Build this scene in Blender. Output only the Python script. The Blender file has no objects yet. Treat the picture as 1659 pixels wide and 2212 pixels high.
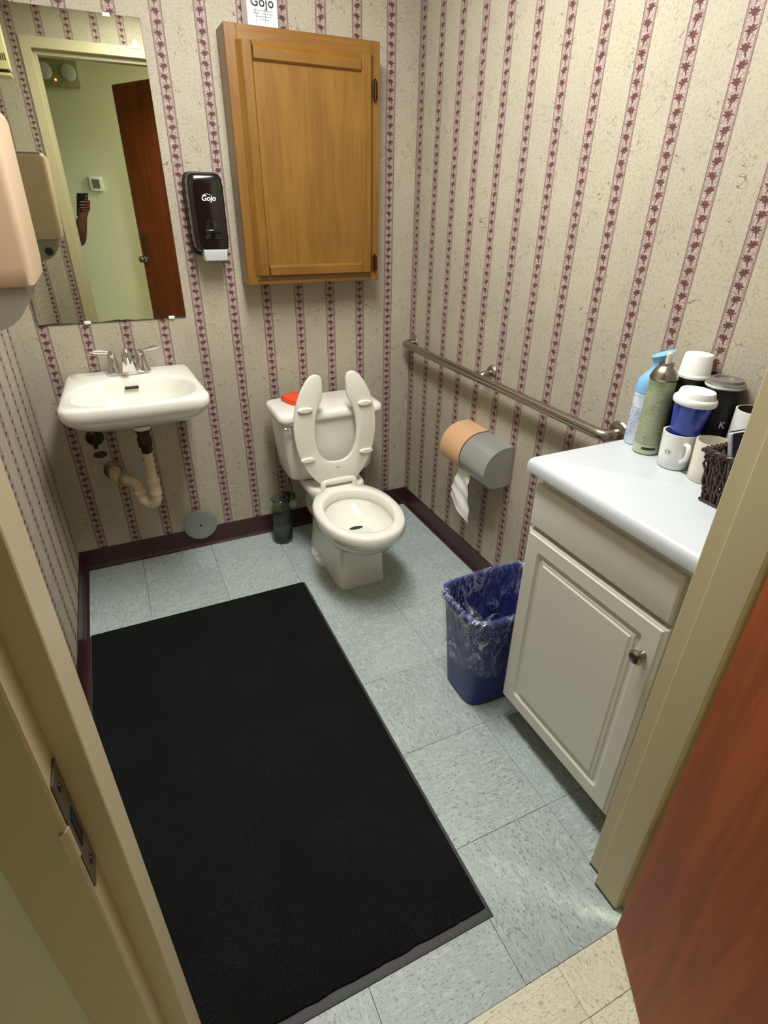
import bpy, bmesh, math, random
from mathutils import Vector, Matrix, noise as mnoise

random.seed(7)
scene = bpy.context.scene
COL = scene.collection

# ------------------------------------------------------------------ camera
R = ((0.90614, -0.42279, 0.01263), (0.19698, 0.44818, 0.87198), (0.37433, 0.78765, -0.48939))
cam_d = bpy.data.cameras.new('camera')
cam = bpy.data.objects.new('camera', cam_d)
COL.objects.link(cam)
CAM = Vector((-1.2640, -2.3927, 1.4483))
m = Matrix(((R[0][0], R[1][0], -R[2][0], CAM.x),
            (R[0][1], R[1][1], -R[2][1], CAM.y),
            (R[0][2], R[1][2], -R[2][2], CAM.z),
            (0, 0, 0, 1)))
cam.matrix_world = m
cam_d.sensor_fit = 'HORIZONTAL'
cam_d.sensor_width = 36.0
cam_d.lens = 36.0 * 1197.68 / 1659.0
cam_d.clip_start = 0.02
cam_d.clip_end = 50
scene.camera = cam

# ------------------------------------------------------------------ world, lights, exposure
w = bpy.data.worlds.new('world'); scene.world = w
w.use_nodes = True
w.node_tree.nodes['Background'].inputs[0].default_value = (1, 0.93, 0.8, 1)
w.node_tree.nodes['Background'].inputs[1].default_value = 0.02

def area(name, loc, rot, sx, sy, power, color):
    l = bpy.data.lights.new(name, 'AREA'); l.shape = 'RECTANGLE'
    l.size = sx; l.size_y = sy; l.energy = power; l.color = color
    o = bpy.data.objects.new(name, l); COL.objects.link(o)
    o.location = loc; o.rotation_euler = rot
    return o
LX, LY = -0.79, -1.12
area('ceiling_lamp_light', (LX, LY, 2.345), (0, 0, 0), 0.26, 1.05, 39.0, (0.955, 0.985, 1.0))
area('hallway_lamp_light', (0.35, -2.85, 2.40), (0, 0, 0), 0.5, 0.3, 55.0, (0.98, 1.0, 0.86))
scene.view_settings.view_transform = 'Standard'
scene.view_settings.look = 'None'
scene.view_settings.gamma = 1.0
scene.view_settings.use_curve_mapping = False
scene.view_settings.exposure = -0.35

# ------------------------------------------------------------------ node helpers
class NB:
    def __init__(s, name):
        s.mat = bpy.data.materials.new(name); s.mat.use_nodes = True
        s.nt = s.mat.node_tree
        s.bsdf = s.nt.nodes['Principled BSDF']
        s.out = s.nt.nodes['Material Output']
    def n(s, t, **kw):
        nd = s.nt.nodes.new(t)
        for k, v in kw.items(): setattr(nd, k, v)
        return nd
    def put(s, inp, v):
        if v is None: return
        if isinstance(v, bpy.types.NodeSocket): s.nt.links.new(v, inp)
        else:
            if inp.type == 'RGBA' and len(v) == 3: v = (*v, 1)
            inp.default_value = v
    def m(s, op, a, b=None, c=None, clamp=False):
        nd = s.n('ShaderNodeMath', operation=op); nd.use_clamp = clamp
        s.put(nd.inputs[0], a); s.put(nd.inputs[1], b)
        if c is not None: s.put(nd.inputs[2], c)
        return nd.outputs[0]
    def mix(s, f, a, b, blend='MIX'):
        nd = s.n('ShaderNodeMix', data_type='RGBA', blend_type=blend)
        s.put(nd.inputs[0], f); s.put(nd.inputs[6], a); s.put(nd.inputs[7], b)
        return nd.outputs[2]
    def sstep(s, x, lo, hi, a=0.0, b=1.0):
        nd = s.n('ShaderNodeMapRange', interpolation_type='SMOOTHSTEP')
        for i, v in enumerate((x, lo, hi, a, b)): s.put(nd.inputs[i], v)
        return nd.outputs[0]
    def pos(s, kind='Object'):
        return s.n('ShaderNodeTexCoord').outputs[kind]
    def worldpos(s):
        return s.n('ShaderNodeNewGeometry').outputs['Position']
    def xyz(s, v):
        nd = s.n('ShaderNodeSeparateXYZ'); s.put(nd.inputs[0], v); return nd.outputs
    def scale(s, v, sc, rot=None):
        nd = s.n('ShaderNodeMapping'); s.put(nd.inputs[0], v); nd.inputs['Scale'].default_value = sc
        if rot: nd.inputs['Rotation'].default_value = rot
        return nd.outputs[0]
    def noise(s, v, scale, detail=3, rough=0.55, dist=0.0):
        nd = s.n('ShaderNodeTexNoise'); s.put(nd.inputs['Vector'], v)
        nd.inputs['Scale'].default_value = scale; nd.inputs['Detail'].default_value = detail
        nd.inputs['Roughness'].default_value = rough; nd.inputs['Distortion'].default_value = dist
        return nd.outputs[0]
    def set(s, **kw):
        for k, v in kw.items(): s.put(s.bsdf.inputs[k.replace('_', ' ')], v)
    def bump(s, h, strength=0.2, dist=0.002):
        nd = s.n('ShaderNodeBump'); nd.inputs['Strength'].default_value = strength
        nd.inputs['Distance'].default_value = dist; s.put(nd.inputs['Height'], h)
        s.put(s.bsdf.inputs['Normal'], nd.outputs[0])

def lin(r, g, b):
    f = lambda c: (c / 255 / 12.92) if c / 255 <= 0.04045 else ((c / 255 + 0.055) / 1.055) ** 2.4
    return (f(r), f(g), f(b), 1)

def plain(name, rgb, rough=0.5, metal=0.0, var=0.06, scale=30, bump=0.0, coat=0.0, spec=None):
    b = NB(name)
    nz = b.noise(b.worldpos(), scale, 4)
    c = b.mix(b.m('MULTIPLY', nz, var * 2), lin(*rgb), tuple(x * 0.72 for x in lin(*rgb)[:3]) + (1,))
    b.set(Base_Color=c, Roughness=rough, Metallic=metal)
    if coat: b.set(Coat_Weight=coat, Coat_Roughness=0.08)
    if spec is not None: b.bsdf.inputs['Specular IOR Level'].default_value = spec
    if bump: b.bump(nz, bump, 0.001)
    return b.mat

P_STRIPE = 0.1379
def wallpaper(name, axis, phase):
    b = NB(name)
    P = b.worldpos()
    X = b.xyz(P)
    u = X[axis]; v = X[2]
    p = b.m('DIVIDE', b.m('SUBTRACT', u, phase), P_STRIPE)
    k = b.m('ROUND', p)
    du = b.m('MULTIPLY', b.m('SUBTRACT', p, k), P_STRIPE)
    if axis == 1: du = b.m('MULTIPLY', du, -1.0)
    ad = b.m('ABSOLUTE', du)
    # paper ground with fibres
    big = b.noise(P, 2.3, 3)
    fine = b.noise(P, 150, 4, 0.7)
    g = b.mix(b.sstep(big, 0.38, 0.66), lin(172, 164, 147), lin(179, 171, 150))
    g = b.mix(b.m('MULTIPLY', b.sstep(fine, 0.46, 0.66), 0.42), g, lin(134, 122, 102))
    fb = b.noise(P, 12, 2.5, 0.6, 1.8)
    fm = b.sstep(b.noise(P, 14, 3), 0.47, 0.57)
    hair = b.m('MULTIPLY', b.m('LESS_THAN', b.m('ABSOLUTE', b.m('SUBTRACT', fb, 0.5)), 0.0046), fm)
    fb2 = b.noise(b.scale(P, (1, 1, 1), (0.5, 0.7, 0.3)), 44, 2.0, 0.6, 2.2)
    hair2 = b.m('MULTIPLY', b.m('LESS_THAN', b.m('ABSOLUTE', b.m('SUBTRACT', fb2, 0.5)), 0.006),
                b.sstep(b.noise(b.scale(P, (1, 1, 1), (0.2, 1.1, 0.9)), 23, 3), 0.5, 0.58))
    hh = b.m('MAXIMUM', b.m('MULTIPLY', hair, 0.75), b.m('MULTIPLY', hair2, 0.55))
    g = b.mix(hh, g, lin(92, 76, 56))
    # stripe ground: mauve border, curly pale field
    curl = b.noise(P, 250, 2, 0.5, 2.6)
    sf = b.mix(b.sstep(curl, 0.46, 0.56), lin(130, 110, 104), lin(190, 178, 164))
    sg = b.mix(b.m('LESS_THAN', ad, 0.0140), lin(146, 125, 119), sf)
    l1 = b.m('LESS_THAN', b.m('ABSOLUTE', b.m('SUBTRACT', ad, 0.0186)), 0.0009)
    l2 = b.m('LESS_THAN', b.m('ABSOLUTE', b.m('SUBTRACT', ad, 0.0148)), 0.0004)
    sg = b.mix(b.m('MULTIPLY', l1, 0.9), sg, lin(98, 64, 66))
    sg = b.mix(b.m('MULTIPLY', l2, 0.5), sg, lin(128, 92, 92))
    # leaf motif repeated up the stripe
    per = 0.0277
    q = b.m('ADD', b.m('DIVIDE', v, per), b.m('MULTIPLY', k, 0.37))
    fl = b.m('FLOOR', q)
    bb = b.m('MULTIPLY', b.m('SUBTRACT', b.m('SUBTRACT', q, fl), 0.5), per)
    sgn = b.m('SUBTRACT', b.m('MULTIPLY', b.m('MODULO', b.m('ABSOLUTE', fl), 2.0), 2.0), 1.0)
    a0 = b.m('SUBTRACT', du, b.m('MULTIPLY', b.m('MULTIPLY', sgn, bb), 0.30))
    wob = b.m('MULTIPLY', b.m('SUBTRACT', b.noise(P, 420, 2), 0.5), 0.004)
    aa = b.m('ABSOLUTE', b.m('ADD', a0, wob))
    bb2 = b.m('ADD', bb, wob)
    mask = None
    for (ang, L, wd, oy) in ((80, 0.0078, 0.0046, 0.0025), (42, 0.0106, 0.0044, 0.0025), (4, 0.0118, 0.0037, 0.0030),
                             (-28, 0.0080, 0.0022, 0.0015), (-89, 0.0130, 0.0028, 0.0010)):
        dx, dy = math.cos(math.radians(ang)), math.sin(math.radians(ang))
        yy = b.m('SUBTRACT', bb2, oy)
        t = b.m('ADD', b.m('MULTIPLY', aa, dx), b.m('MULTIPLY', yy, dy))
        t = b.m('MINIMUM', b.m('MAXIMUM', t, 0.0), L)
        ex = b.m('SUBTRACT', aa, b.m('MULTIPLY', t, dx))
        ey = b.m('SUBTRACT', yy, b.m('MULTIPLY', t, dy))
        d = b.m('SQRT', b.m('ADD', b.m('MULTIPLY', ex, ex), b.m('MULTIPLY', ey, ey)))
        wdt = b.m('SUBTRACT', wd, b.m('MULTIPLY', t, wd * 0.62 / L))
        mk = b.m('LESS_THAN', d, wdt)
        mask = mk if mask is None else b.m('MAXIMUM', mask, mk)
    vein = b.sstep(b.noise(P, 360, 2, 0.5, 1.5), 0.48, 0.60)
    leaf = b.mix(vein, lin(82, 47, 47), lin(116, 78, 76))
    sg = b.mix(mask, sg, leaf)
    c = b.mix(b.m('LESS_THAN', ad, 0.0195), g, sg)
    b.set(Base_Color=c, Roughness=0.62)
    b.bsdf.inputs['Specular IOR Level'].default_value = 0.25
    b.bump(b.noise(P, 260, 3), 0.12, 0.001)
    return b.mat

def vinyl(name, base, dark, light, along_x, rough=0.42):
    b = NB(name)
    P = b.worldpos()
    ob = b.n('ShaderNodeObjectInfo').outputs['Random']
    sc = (26, 80, 40) if along_x else (80, 26, 40)
    nd = b.n('ShaderNodeVectorMath', operation='ADD'); b.put(nd.inputs[0], P)
    cmb = b.n('ShaderNodeCombineXYZ'); b.put(cmb.inputs[2], b.m('MULTIPLY', ob, 9.0)); b.put(nd.inputs[1], cmb.outputs[0])
    V = nd.outputs[0]
    n1 = b.noise(b.scale(V, sc), 1.3, 4, 0.62)
    n2 = b.noise(b.scale(V, sc, ), 3.1, 3, 0.6)
    n3 = b.noise(V, 5.0, 2)
    n4 = b.noise(V, 420, 2)
    c = b.mix(b.sstep(n3, 0.35, 0.7), lin(*base), tuple(x * 0.90 for x in lin(*base)[:3]) + (1,))
    c = b.mix(b.m('MULTIPLY', b.sstep(n1, 0.50, 0.62), 0.45), c, lin(*light))
    c = b.mix(b.m('MULTIPLY', b.sstep(n2, 0.575, 0.645), 0.85), c, lin(*dark))
    n5 = b.noise(b.scale(V, tuple(q * 2.2 for q in sc)), 2.0, 2, 0.6)
    c = b.mix(b.m('MULTIPLY', b.sstep(n5, 0.60, 0.66), 0.7), c, lin(*dark))
    c = b.mix(b.m('MULTIPLY', b.sstep(n4, 0.55, 0.7), 0.22), c, lin(*light))
    hs = b.n('ShaderNodeHueSaturation'); b.put(hs.inputs['Color'], c)
    b.put(hs.inputs['Value'], b.m('ADD', 0.96, b.m('MULTIPLY', ob, 0.08)))
    b.set(Base_Color=hs.outputs[0], Roughness=b.m('ADD', rough, b.m('MULTIPLY', n3, 0.15)))
    b.bump(b.noise(P, 60, 3), 0.05, 0.001)
    return b.mat

def wood(name, c1, c2, axis, rough=0.38, coat=0.25):
    b = NB(name)
    P = b.worldpos()
    sc = {'z': (16, 16, 1.6), 'x': (1.6, 16, 16)}[axis]
    V = b.scale(P, sc)
    n1 = b.noise(V, 1.6, 5, 0.6, 0.6)
    n2 = b.noise(b.scale(P, tuple(s * 7 for s in sc)), 1.4, 3, 0.6)
    n3 = b.noise(P, 3.4, 3)
    c = b.mix(b.sstep(n1, 0.36, 0.66), lin(*c1), lin(*c2))
    c = b.mix(b.m('MULTIPLY', b.sstep(n2, 0.5, 0.75), 0.20), c, tuple(x * 0.55 for x in lin(*c1)[:3]) + (1,))
    c = b.mix(b.m('MULTIPLY', b.sstep(n3, 0.52, 0.7), 0.20), c, tuple(min(1, x * 1.35) for x in lin(*c2)[:3]) + (1,))
    b.set(Base_Color=c, Roughness=rough, Coat_Weight=coat, Coat_Roughness=0.25)
    b.bump(n2, 0.06, 0.001)
    return b.mat

def metal(name, rgb, rough, brush=None):
    b = NB(name)
    P = b.worldpos()
    if brush:
        nz = b.noise(b.scale(P, brush), 1.0, 4, 0.7)
        b.set(Base_Color=lin(*rgb), Metallic=1.0, Roughness=b.m('ADD', rough - 0.06, b.m('MULTIPLY', nz, 0.14)))
    else:
        nz = b.noise(P, 40, 3)
        b.set(Base_Color=lin(*rgb), Metallic=1.0, Roughness=b.m('ADD', rough, b.m('MULTIPLY', nz, 0.06)))
    return b.mat

MAT = {}
MAT['paper_back'] = wallpaper('wallpaper_back', 0, -0.1239)
MAT['paper_right'] = wallpaper('wallpaper_right', 1, -0.0224)
MAT['paper_left'] = wallpaper('wallpaper_left', 1, -0.064)
MAT['paper_front'] = wallpaper('wallpaper_front', 0, -0.075)
MAT['hall'] = plain('hall_paint', (214, 214, 190), 0.6, var=0.12, scale=5, bump=0.04)
MAT['ceil'] = plain('ceiling_paint', (226, 222, 210), 0.8, var=0.05)
MAT['frame'] = plain('door_frame_paint', (192, 180, 146), 0.4, var=0.08, scale=8, bump=0.03)
MAT['base'] = plain('cove_base_rubber', (60, 33, 33), 0.34, var=0.2, scale=22)
MAT['tile_x'] = vinyl('vinyl_tile_x', (172, 184, 180), (112, 124, 122), (200, 208, 203), True)
MAT['tile_y'] = vinyl('vinyl_tile_y', (172, 184, 180), (112, 124, 122), (200, 208, 203), False)
MAT['beige_x'] = vinyl('beige_tile_x', (232, 227, 198), (176, 168, 138), (242, 240, 220), True)
MAT['beige_y'] = vinyl('beige_tile_y', (232, 227, 198), (176, 168, 138), (242, 240, 220), False)
MAT['grout'] = plain('joint_dirt', (44, 50, 54), 0.8)
MAT['oak_z'] = wood('honey_wood_z', (114, 75, 20), (130, 90, 27), 'z')
MAT['oak_x'] = wood('honey_wood_x', (114, 75, 20), (130, 90, 27), 'x')
MAT['doorwood'] = wood('door_veneer', (128, 58, 18), (150, 72, 26), 'z', 0.55, 0.0)
MAT['porcelain'] = plain('white_porcelain', (236, 234, 222), 0.12, var=0.03, scale=6, coat=0.5)
MAT['seat'] = plain('seat_plastic', (228, 226, 210), 0.26, var=0.03)
MAT['water'] = plain('bowl_water', (214, 220, 212), 0.03, var=0.02)
MAT['chrome'] = metal('chrome', (225, 225, 222), 0.06)
MAT['steel'] = metal('brushed_steel', (172, 164, 152), 0.25, (60, 300, 300))
MAT['grey_metal'] = plain('grey_metal_paint', (172, 172, 169), 0.36, metal=0.5, var=0.05)
MAT['nickel'] = metal('satin_nickel', (150, 142, 130), 0.26)
MAT['darkmetal'] = metal('dark_metal', (70, 58, 46), 0.4)
MAT['oldbrass'] = metal('tarnished_metal', (120, 112, 100), 0.38)
MAT['black'] = plain('black_plastic', (14, 14, 15), 0.12, var=0.02, coat=0.4)
MAT['blackmatte'] = plain('black_matte', (16, 16, 17), 0.5, var=0.1)
MAT['greypl'] = plain('pale_grey_plastic', (186, 190, 190), 0.35, var=0.02)
MAT['white'] = plain('white_plastic', (232, 232, 226), 0.35, var=0.02)
MAT['whitecab'] = plain('white_cabinet_foil', (214, 212, 200), 0.30, var=0.03, scale=14)
MAT['counter'] = plain('white_laminate', (200, 206, 209), 0.3, var=0.02)
MAT['darkkick'] = plain('dark_kick_board', (48, 42, 38), 0.6)
MAT['pvc'] = plain('yellowed_pvc', (214, 196, 164), 0.4, var=0.2, scale=24)
MAT['pvc2'] = plain('stained_pvc', (186, 150, 104), 0.45, var=0.3, scale=40)
MAT['plate'] = plain('painted_round_cover', (132, 138, 130), 0.45, var=0.25, scale=26)
MAT['ceramic'] = plain('white_ceramic', (226, 226, 222), 0.15, var=0.02, coat=0.4)
MAT['cream'] = plain('cream_ceramic', (222, 214, 198), 0.2, var=0.03, coat=0.3)
MAT['brown_in'] = plain('brown_glaze', (74, 62, 50), 0.25, var=0.1)
MAT['blue_cup'] = plain('blue_cup_plastic', (28, 56, 158), 0.22, var=0.06, coat=0.2)
MAT['bluebin'] = plain('blue_bin_plastic', (24, 40, 124), 0.4, var=0.08, scale=40)
MAT['lightblue'] = plain('light_blue_plastic', (128, 184, 226), 0.35, var=0.03)
MAT['tan'] = plain('tan_dispenser_plastic', (192, 166, 138), 0.45, var=0.06, scale=10)
MAT['tan2'] = plain('tan_sliding_cover', (208, 164, 124), 0.5, var=0.08, scale=20)
MAT['smoke'] = plain('smoked_plastic', (108, 106, 98), 0.25, var=0.06)
MAT['creampl'] = plain('cream_plastic', (222, 210, 160), 0.4, var=0.05)
MAT['oldbeige'] = plain('aged_beige_plastic', (146, 142, 112), 0.5, var=0.1)
MAT['drum'] = plain('grey_translucent_plastic', (146, 142, 130), 0.3, var=0.06)
MAT['orange'] = plain('orange_plastic', (238, 70, 18), 0.3, var=0.06)
MAT['ink'] = plain('black_ink', (26, 26, 28), 0.5)
MAT['inkgrey'] = plain('grey_ink', (128, 128, 130), 0.5)
MAT['inkwhite'] = plain('white_ink', (228, 230, 230), 0.5)
MAT['skin'] = plain('brown_skin', (112, 72, 52), 0.5, var=0.1, scale=20)
MAT['shirt'] = plain('navy_cloth', (34, 44, 96), 0.8, var=0.1)
MAT['trouser'] = plain('charcoal_cloth', (48, 48, 54), 0.85, var=0.1)
MAT['hair'] = plain('black_hair', (20, 17, 16), 0.6, var=0.2, scale=90)
MAT['wicker'] = plain('dark_wicker', (58, 42, 34), 0.38, var=0.5, scale=120)
MAT['navy'] = plain('navy_cover', (30, 30, 58), 0.35)

MAT['flatblack'] = plain('flat_black', (8, 8, 9), 0.95)
def mk_paper():
    b = NB('tissue_paper')
    nz = b.noise(b.worldpos(), 60, 4)
    b.set(Base_Color=b.mix(nz, lin(226, 224, 218), lin(244, 243, 238)), Roughness=0.85)
    b.bump(nz, 0.2, 0.002); return b.mat
MAT['tissue'] = mk_paper()

def mk_mat_carpet():
    b = NB('black_carpet')
    P = b.worldpos()
    n1 = b.noise(P, 520, 2, 0.7); n2 = b.noise(P, 6, 3); n3 = b.noise(P, 900, 1)
    c = b.mix(b.sstep(n1, 0.42, 0.7), lin(17, 18, 18), lin(40, 41, 40))
    c = b.mix(b.m('MULTIPLY', b.sstep(n2, 0.35, 0.7), 0.4), c, lin(14, 14, 14))
    c = b.mix(b.m('MULTIPLY', b.sstep(n3, 0.66, 0.72), 0.5), c, lin(60, 62, 60))
    b.set(Base_Color=c, Roughness=0.95)
    b.bsdf.inputs['Specular IOR Level'].default_value = 0.1
    b.bump(n1, 0.8, 0.004); return b.mat
MAT['carpet'] = mk_mat_carpet()
MAT['rubber'] = plain('black_rubber_edge', (58, 56, 60), 0.6, var=0.4, scale=60)

def mk_mirror():
    b = NB('mirror_silver')
    n = b.noise(b.worldpos(), 9, 3)
    b.set(Base_Color=b.mix(b.m('MULTIPLY', n, 0.25), lin(214, 218, 200), lin(196, 202, 180)), Metallic=1.0, Roughness=0.012)
    return b.mat
MAT['mirror'] = mk_mirror()
MAT['mirror_back'] = plain('worn_silver_edge', (46, 44, 38), 0.6)

def mk_glass(name, col, rough=0.05):
    b = NB(name)
    b.set(Base_Color=lin(*col), Roughness=rough, IOR=1.45)
    b.bsdf.inputs['Transmission Weight'].default_value = 1.0
    n = b.noise(b.worldpos(), 20, 2); b.bump(n, 0.05, 0.002)
    return b.mat
MAT['vaseglass'] = mk_glass('green_vase_glass', (206, 220, 206), 0.10)

def mk_film():
    b = NB('clear_liner_film')
    P = b.worldpos()
    n1 = b.noise(b.scale(P, (1, 1, 0.45)), 17, 3, 0.55, 1.4)
    n2 = b.noise(b.scale(P, (1, 1, 0.6), (0.3, 0.5, 0.2)), 42, 3, 0.6, 1.2)
    r1 = b.m('ABSOLUTE', b.m('SUBTRACT', n1, 0.5)); r2 = b.m('ABSOLUTE', b.m('SUBTRACT', n2, 0.5))
    line = b.m('MAXIMUM', b.sstep(r1, 0.0, 0.050, 1.0, 0.0), b.m('MULTIPLY', b.sstep(r2, 0.0, 0.035, 1.0, 0.0), 0.7))
    cloud = b.sstep(b.noise(P, 11, 3), 0.44, 0.66)
    gl = b.n('ShaderNodeBsdfGlossy'); gl.inputs['Roughness'].default_value = 0.14
    gl.inputs['Color'].default_value = (0.95, 0.96, 1.0, 1)
    df = b.n('ShaderNodeBsdfDiffuse'); df.inputs['Color'].default_value = (0.85, 0.87, 0.92, 1)
    bp = b.n('ShaderNodeBump'); bp.inputs['Strength'].default_value = 1.0; bp.inputs['Distance'].default_value = 0.02
    b.put(bp.inputs['Height'], b.m('ADD', n1, b.m('MULTIPLY', n2, 0.5)))
    b.put(gl.inputs['Normal'], bp.outputs[0])
    tr = b.n('ShaderNodeBsdfTransparent')
    m1 = b.n('ShaderNodeMixShader'); m1.inputs[0].default_value = 0.5
    b.put(m1.inputs[1], df.outputs[0]); b.put(m1.inputs[2], gl.outputs[0])
    m2 = b.n('ShaderNodeMixShader')
    b.put(m2.inputs[0], b.m('ADD', 0.035, b.m('MULTIPLY', line, b.m('ADD', 0.14, b.m('MULTIPLY', cloud, 0.5)))))
    b.put(m2.inputs[1], tr.outputs[0]); b.put(m2.inputs[2], m1.outputs[0])
    b.put(b.out.inputs['Surface'], m2.outputs[0])
    return b.mat
MAT['film'] = mk_film()

def mk_emit(name, col, strength):
    b = NB(name)
    b.set(Base_Color=(0.9, 0.9, 0.9, 1))
    b.put(b.bsdf.inputs['Emission Color'], (*col, 1)); b.bsdf.inputs['Emission Strength'].default_value = strength
    return b.mat
MAT['lens'] = mk_emit('lamp_lens', (1.0, 0.95, 0.86), 14.0)
MAT['lens_hall'] = mk_emit('hall_lamp_lens', (0.93, 1.0, 0.78), 5.0)
MAT['led'] = mk_emit('red_led', (1.0, 0.12, 0.05), 30.0)

def can_label(name, base, inkc, z0, z1, dens, strip=None):
    """printed can: rows of tiny lettering, too small to read"""
    b = NB(name)
    P = b.worldpos(); X = b.xyz(P)
    row = b.m('FRACT', b.m('MULTIPLY', X[2], 210.0))
    rowid = b.m('FLOOR', b.m('MULTIPLY', X[2], 210.0))
    cm = b.n('ShaderNodeCombineXYZ')
    b.put(cm.inputs[0], b.m('MULTIPLY', b.m('ADD', X[0], b.m('MULTIPLY', X[1], -1.2)), 700.0)); b.put(cm.inputs[1], b.m('MULTIPLY', rowid, 7.3))
    ch = b.noise(cm.outputs[0], 1.0, 1, 0.5)
    ln = b.m('MULTIPLY', b.m('GREATER_THAN', ch, 0.47), b.m('LESS_THAN', b.m('ABSOLUTE', b.m('SUBTRACT', row, 0.5)), 0.24))
    blk = b.m('GREATER_THAN', b.noise(b.scale(P, (9, 9, 30)), 1.0, 1), 0.46)
    zm = b.m('MULTIPLY', b.m('GREATER_THAN', X[2], z0), b.m('LESS_THAN', X[2], z1))
    f = b.m('MULTIPLY', b.m('MULTIPLY', ln, blk), b.m('MULTIPLY', zm, dens))
    nz = b.noise(P, 26, 3)
    c = b.mix(b.sstep(nz, 0.4, 0.65), lin(*base[0]), lin(*base[1]))
    c = b.mix(f, c, lin(*inkc))
    if strip:
        s = b.m('MULTIPLY', b.m('GREATER_THAN', X[2], strip[0]), b.m('LESS_THAN', X[2], strip[1]))
        c = b.mix(s, c, lin(*strip[2]))
    b.set(Base_Color=c, Roughness=0.32, Coat_Weight=0.2)
    return b.mat
ZC = 0.905
MAT['can_white'] = can_label('printed_white_can', ((198, 206, 218), (176, 190, 212)), (84, 92, 116), ZC + 0.012, ZC + 0.128, 0.85)
MAT['can_green'] = can_label('printed_green_can', ((142, 150, 118), (124, 134, 100)), (196, 202, 168), ZC + 0.03, ZC + 0.17, 0.55,
                             (ZC + 0.004, ZC + 0.026, (180, 186, 150)))

# ------------------------------------------------------------------ mesh helpers
class G:
    def __init__(s): s.v = []; s.f = []
    def add(s, v, f):
        o = len(s.v); s.v += [tuple(p) for p in v]; s.f += [tuple(i + o for i in q) for q in f]; return s
    def box(s, x0, x1, y0, y1, z0, z1):
        v = [(x, y, z) for z in (z0, z1) for y in (y0, y1) for x in (x0, x1)]
        return s.add(v, [(0, 2, 3, 1), (4, 5, 7, 6), (0, 1, 5, 4), (2, 6, 7, 3), (0, 4, 6, 2), (1, 3, 7, 5)])
    def bbox(s, x0, x1, y0, y1, z0, z1, bev=0.003, seg=2):
        bm = bmesh.new(); bmesh.ops.create_cube(bm, size=1)
        for vv in bm.verts:
            vv.co = ((x0 + x1) / 2 + vv.co.x * (x1 - x0), (y0 + y1) / 2 + vv.co.y * (y1 - y0), (z0 + z1) / 2 + vv.co.z * (z1 - z0))
        bmesh.ops.bevel(bm, geom=bm.edges[:], offset=bev, segments=seg, profile=0.5, affect='EDGES')
        return s.bm(bm)
    def bm(s, bm):
        bm.verts.index_update()
        s.add([vv.co[:] for vv in bm.verts], [[vv.index for vv in f.verts] for f in bm.faces]); bm.free(); return s
    def loft(s, rings, cap0=True, cap1=True, close=True):
        n = len(rings[0]); v = [p for r in rings for p in r]; f = []
        for i in range(len(rings) - 1):
            for j in range(n if close else n - 1):
                k = (j + 1) % n
                f.append((i * n + j, i * n + k, (i + 1) * n + k, (i + 1) * n + j))
        if cap0: f.append(tuple(range(n))[::-1])
        if cap1: f.append(tuple((len(rings) - 1) * n + j for j in range(n)))
        return s.add(v, f)
    def lathe(s, prof, c=(0, 0, 0), n=32, axis=None, cap0=True, cap1=True):
        rings = []
        M = Matrix.Identity(3)
        if axis is not None:
            M = Vector((0, 0, 1)).rotation_difference(Vector(axis).normalized()).to_matrix()
        for r, z in prof:
            rings.append([tuple(M @ Vector((r * math.cos(2 * math.pi * j / n), r * math.sin(2 * math.pi * j / n), z)) + Vector(c)) for j in range(n)])
        return s.loft(rings, cap0, cap1)
    def tube(s, pts, rad, n=14, caps=True):
        pts = [Vector(p) for p in pts]; N = len(pts)
        if not isinstance(rad, (list, tuple)): rad = [rad] * N
        T = []
        for i in range(N):
            a = pts[max(i - 1, 0)]; c = pts[min(i + 1, N - 1)]
            T.append((c - a).normalized())
        up = Vector((0, 0, 1)) if abs(T[0].z) < 0.9 else Vector((1, 0, 0))
        nx = T[0].cross(up).normalized(); rings = []
        for i in range(N):
            nx = (nx - T[i] * nx.dot(T[i])).normalized(); ny = T[i].cross(nx)
            rings.append([tuple(pts[i] + rad[i] * (math.cos(2 * math.pi * j / n) * nx + math.sin(2 * math.pi * j / n) * ny)) for j in range(n)])
        return s.loft(rings, caps, caps)
    def prism(s, outline, O, U, V, Nn, th, bev=0.003, seg=2):
        """outline [(u,v)] extruded by th along Nn, edges bevelled"""
        O, U, V, Nn = map(Vector, (O, U, V, Nn))
        bm = bmesh.new()
        f = bm.faces.new([bm.verts.new(O + U * a + V * b) for a, b in outline])
        ex = bmesh.ops.extrude_face_region(bm, geom=[f])
        for e in ex['geom']:
            if isinstance(e, bmesh.types.BMVert): e.co += Nn * th
        bmesh.ops.recalc_face_normals(bm, faces=bm.faces[:])
        if bev:
            ed = [e for e in bm.edges if e.calc_face_angle(0) > 0.7 and any(len(ff.verts) > 4 for ff in e.link_faces)]
            bmesh.ops.bevel(bm, geom=ed, offset=bev, segments=seg, profile=0.5, affect='EDGES')
        return s.bm(bm)
    def xf(s, M, start=0):
        s.v = s.v[:start] + [tuple(M @ Vector(p)) for p in s.v[start:]]; return s

def spline(pts, n=8):
    pts = [Vector(p) for p in pts]; out = []
    P = [pts[0]] + pts + [pts[-1]]
    for i in range(1, len(P) - 2):
        for k in range(n):
            t = k / n; a, b, c, d = P[i - 1], P[i], P[i + 1], P[i + 2]
            out.append(0.5 * ((2 * b) + (c - a) * t + (2 * a - 5 * b + 4 * c - d) * t * t + (3 * b - a - 3 * c + d) * t ** 3))
    out.append(pts[-1]); return out

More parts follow.
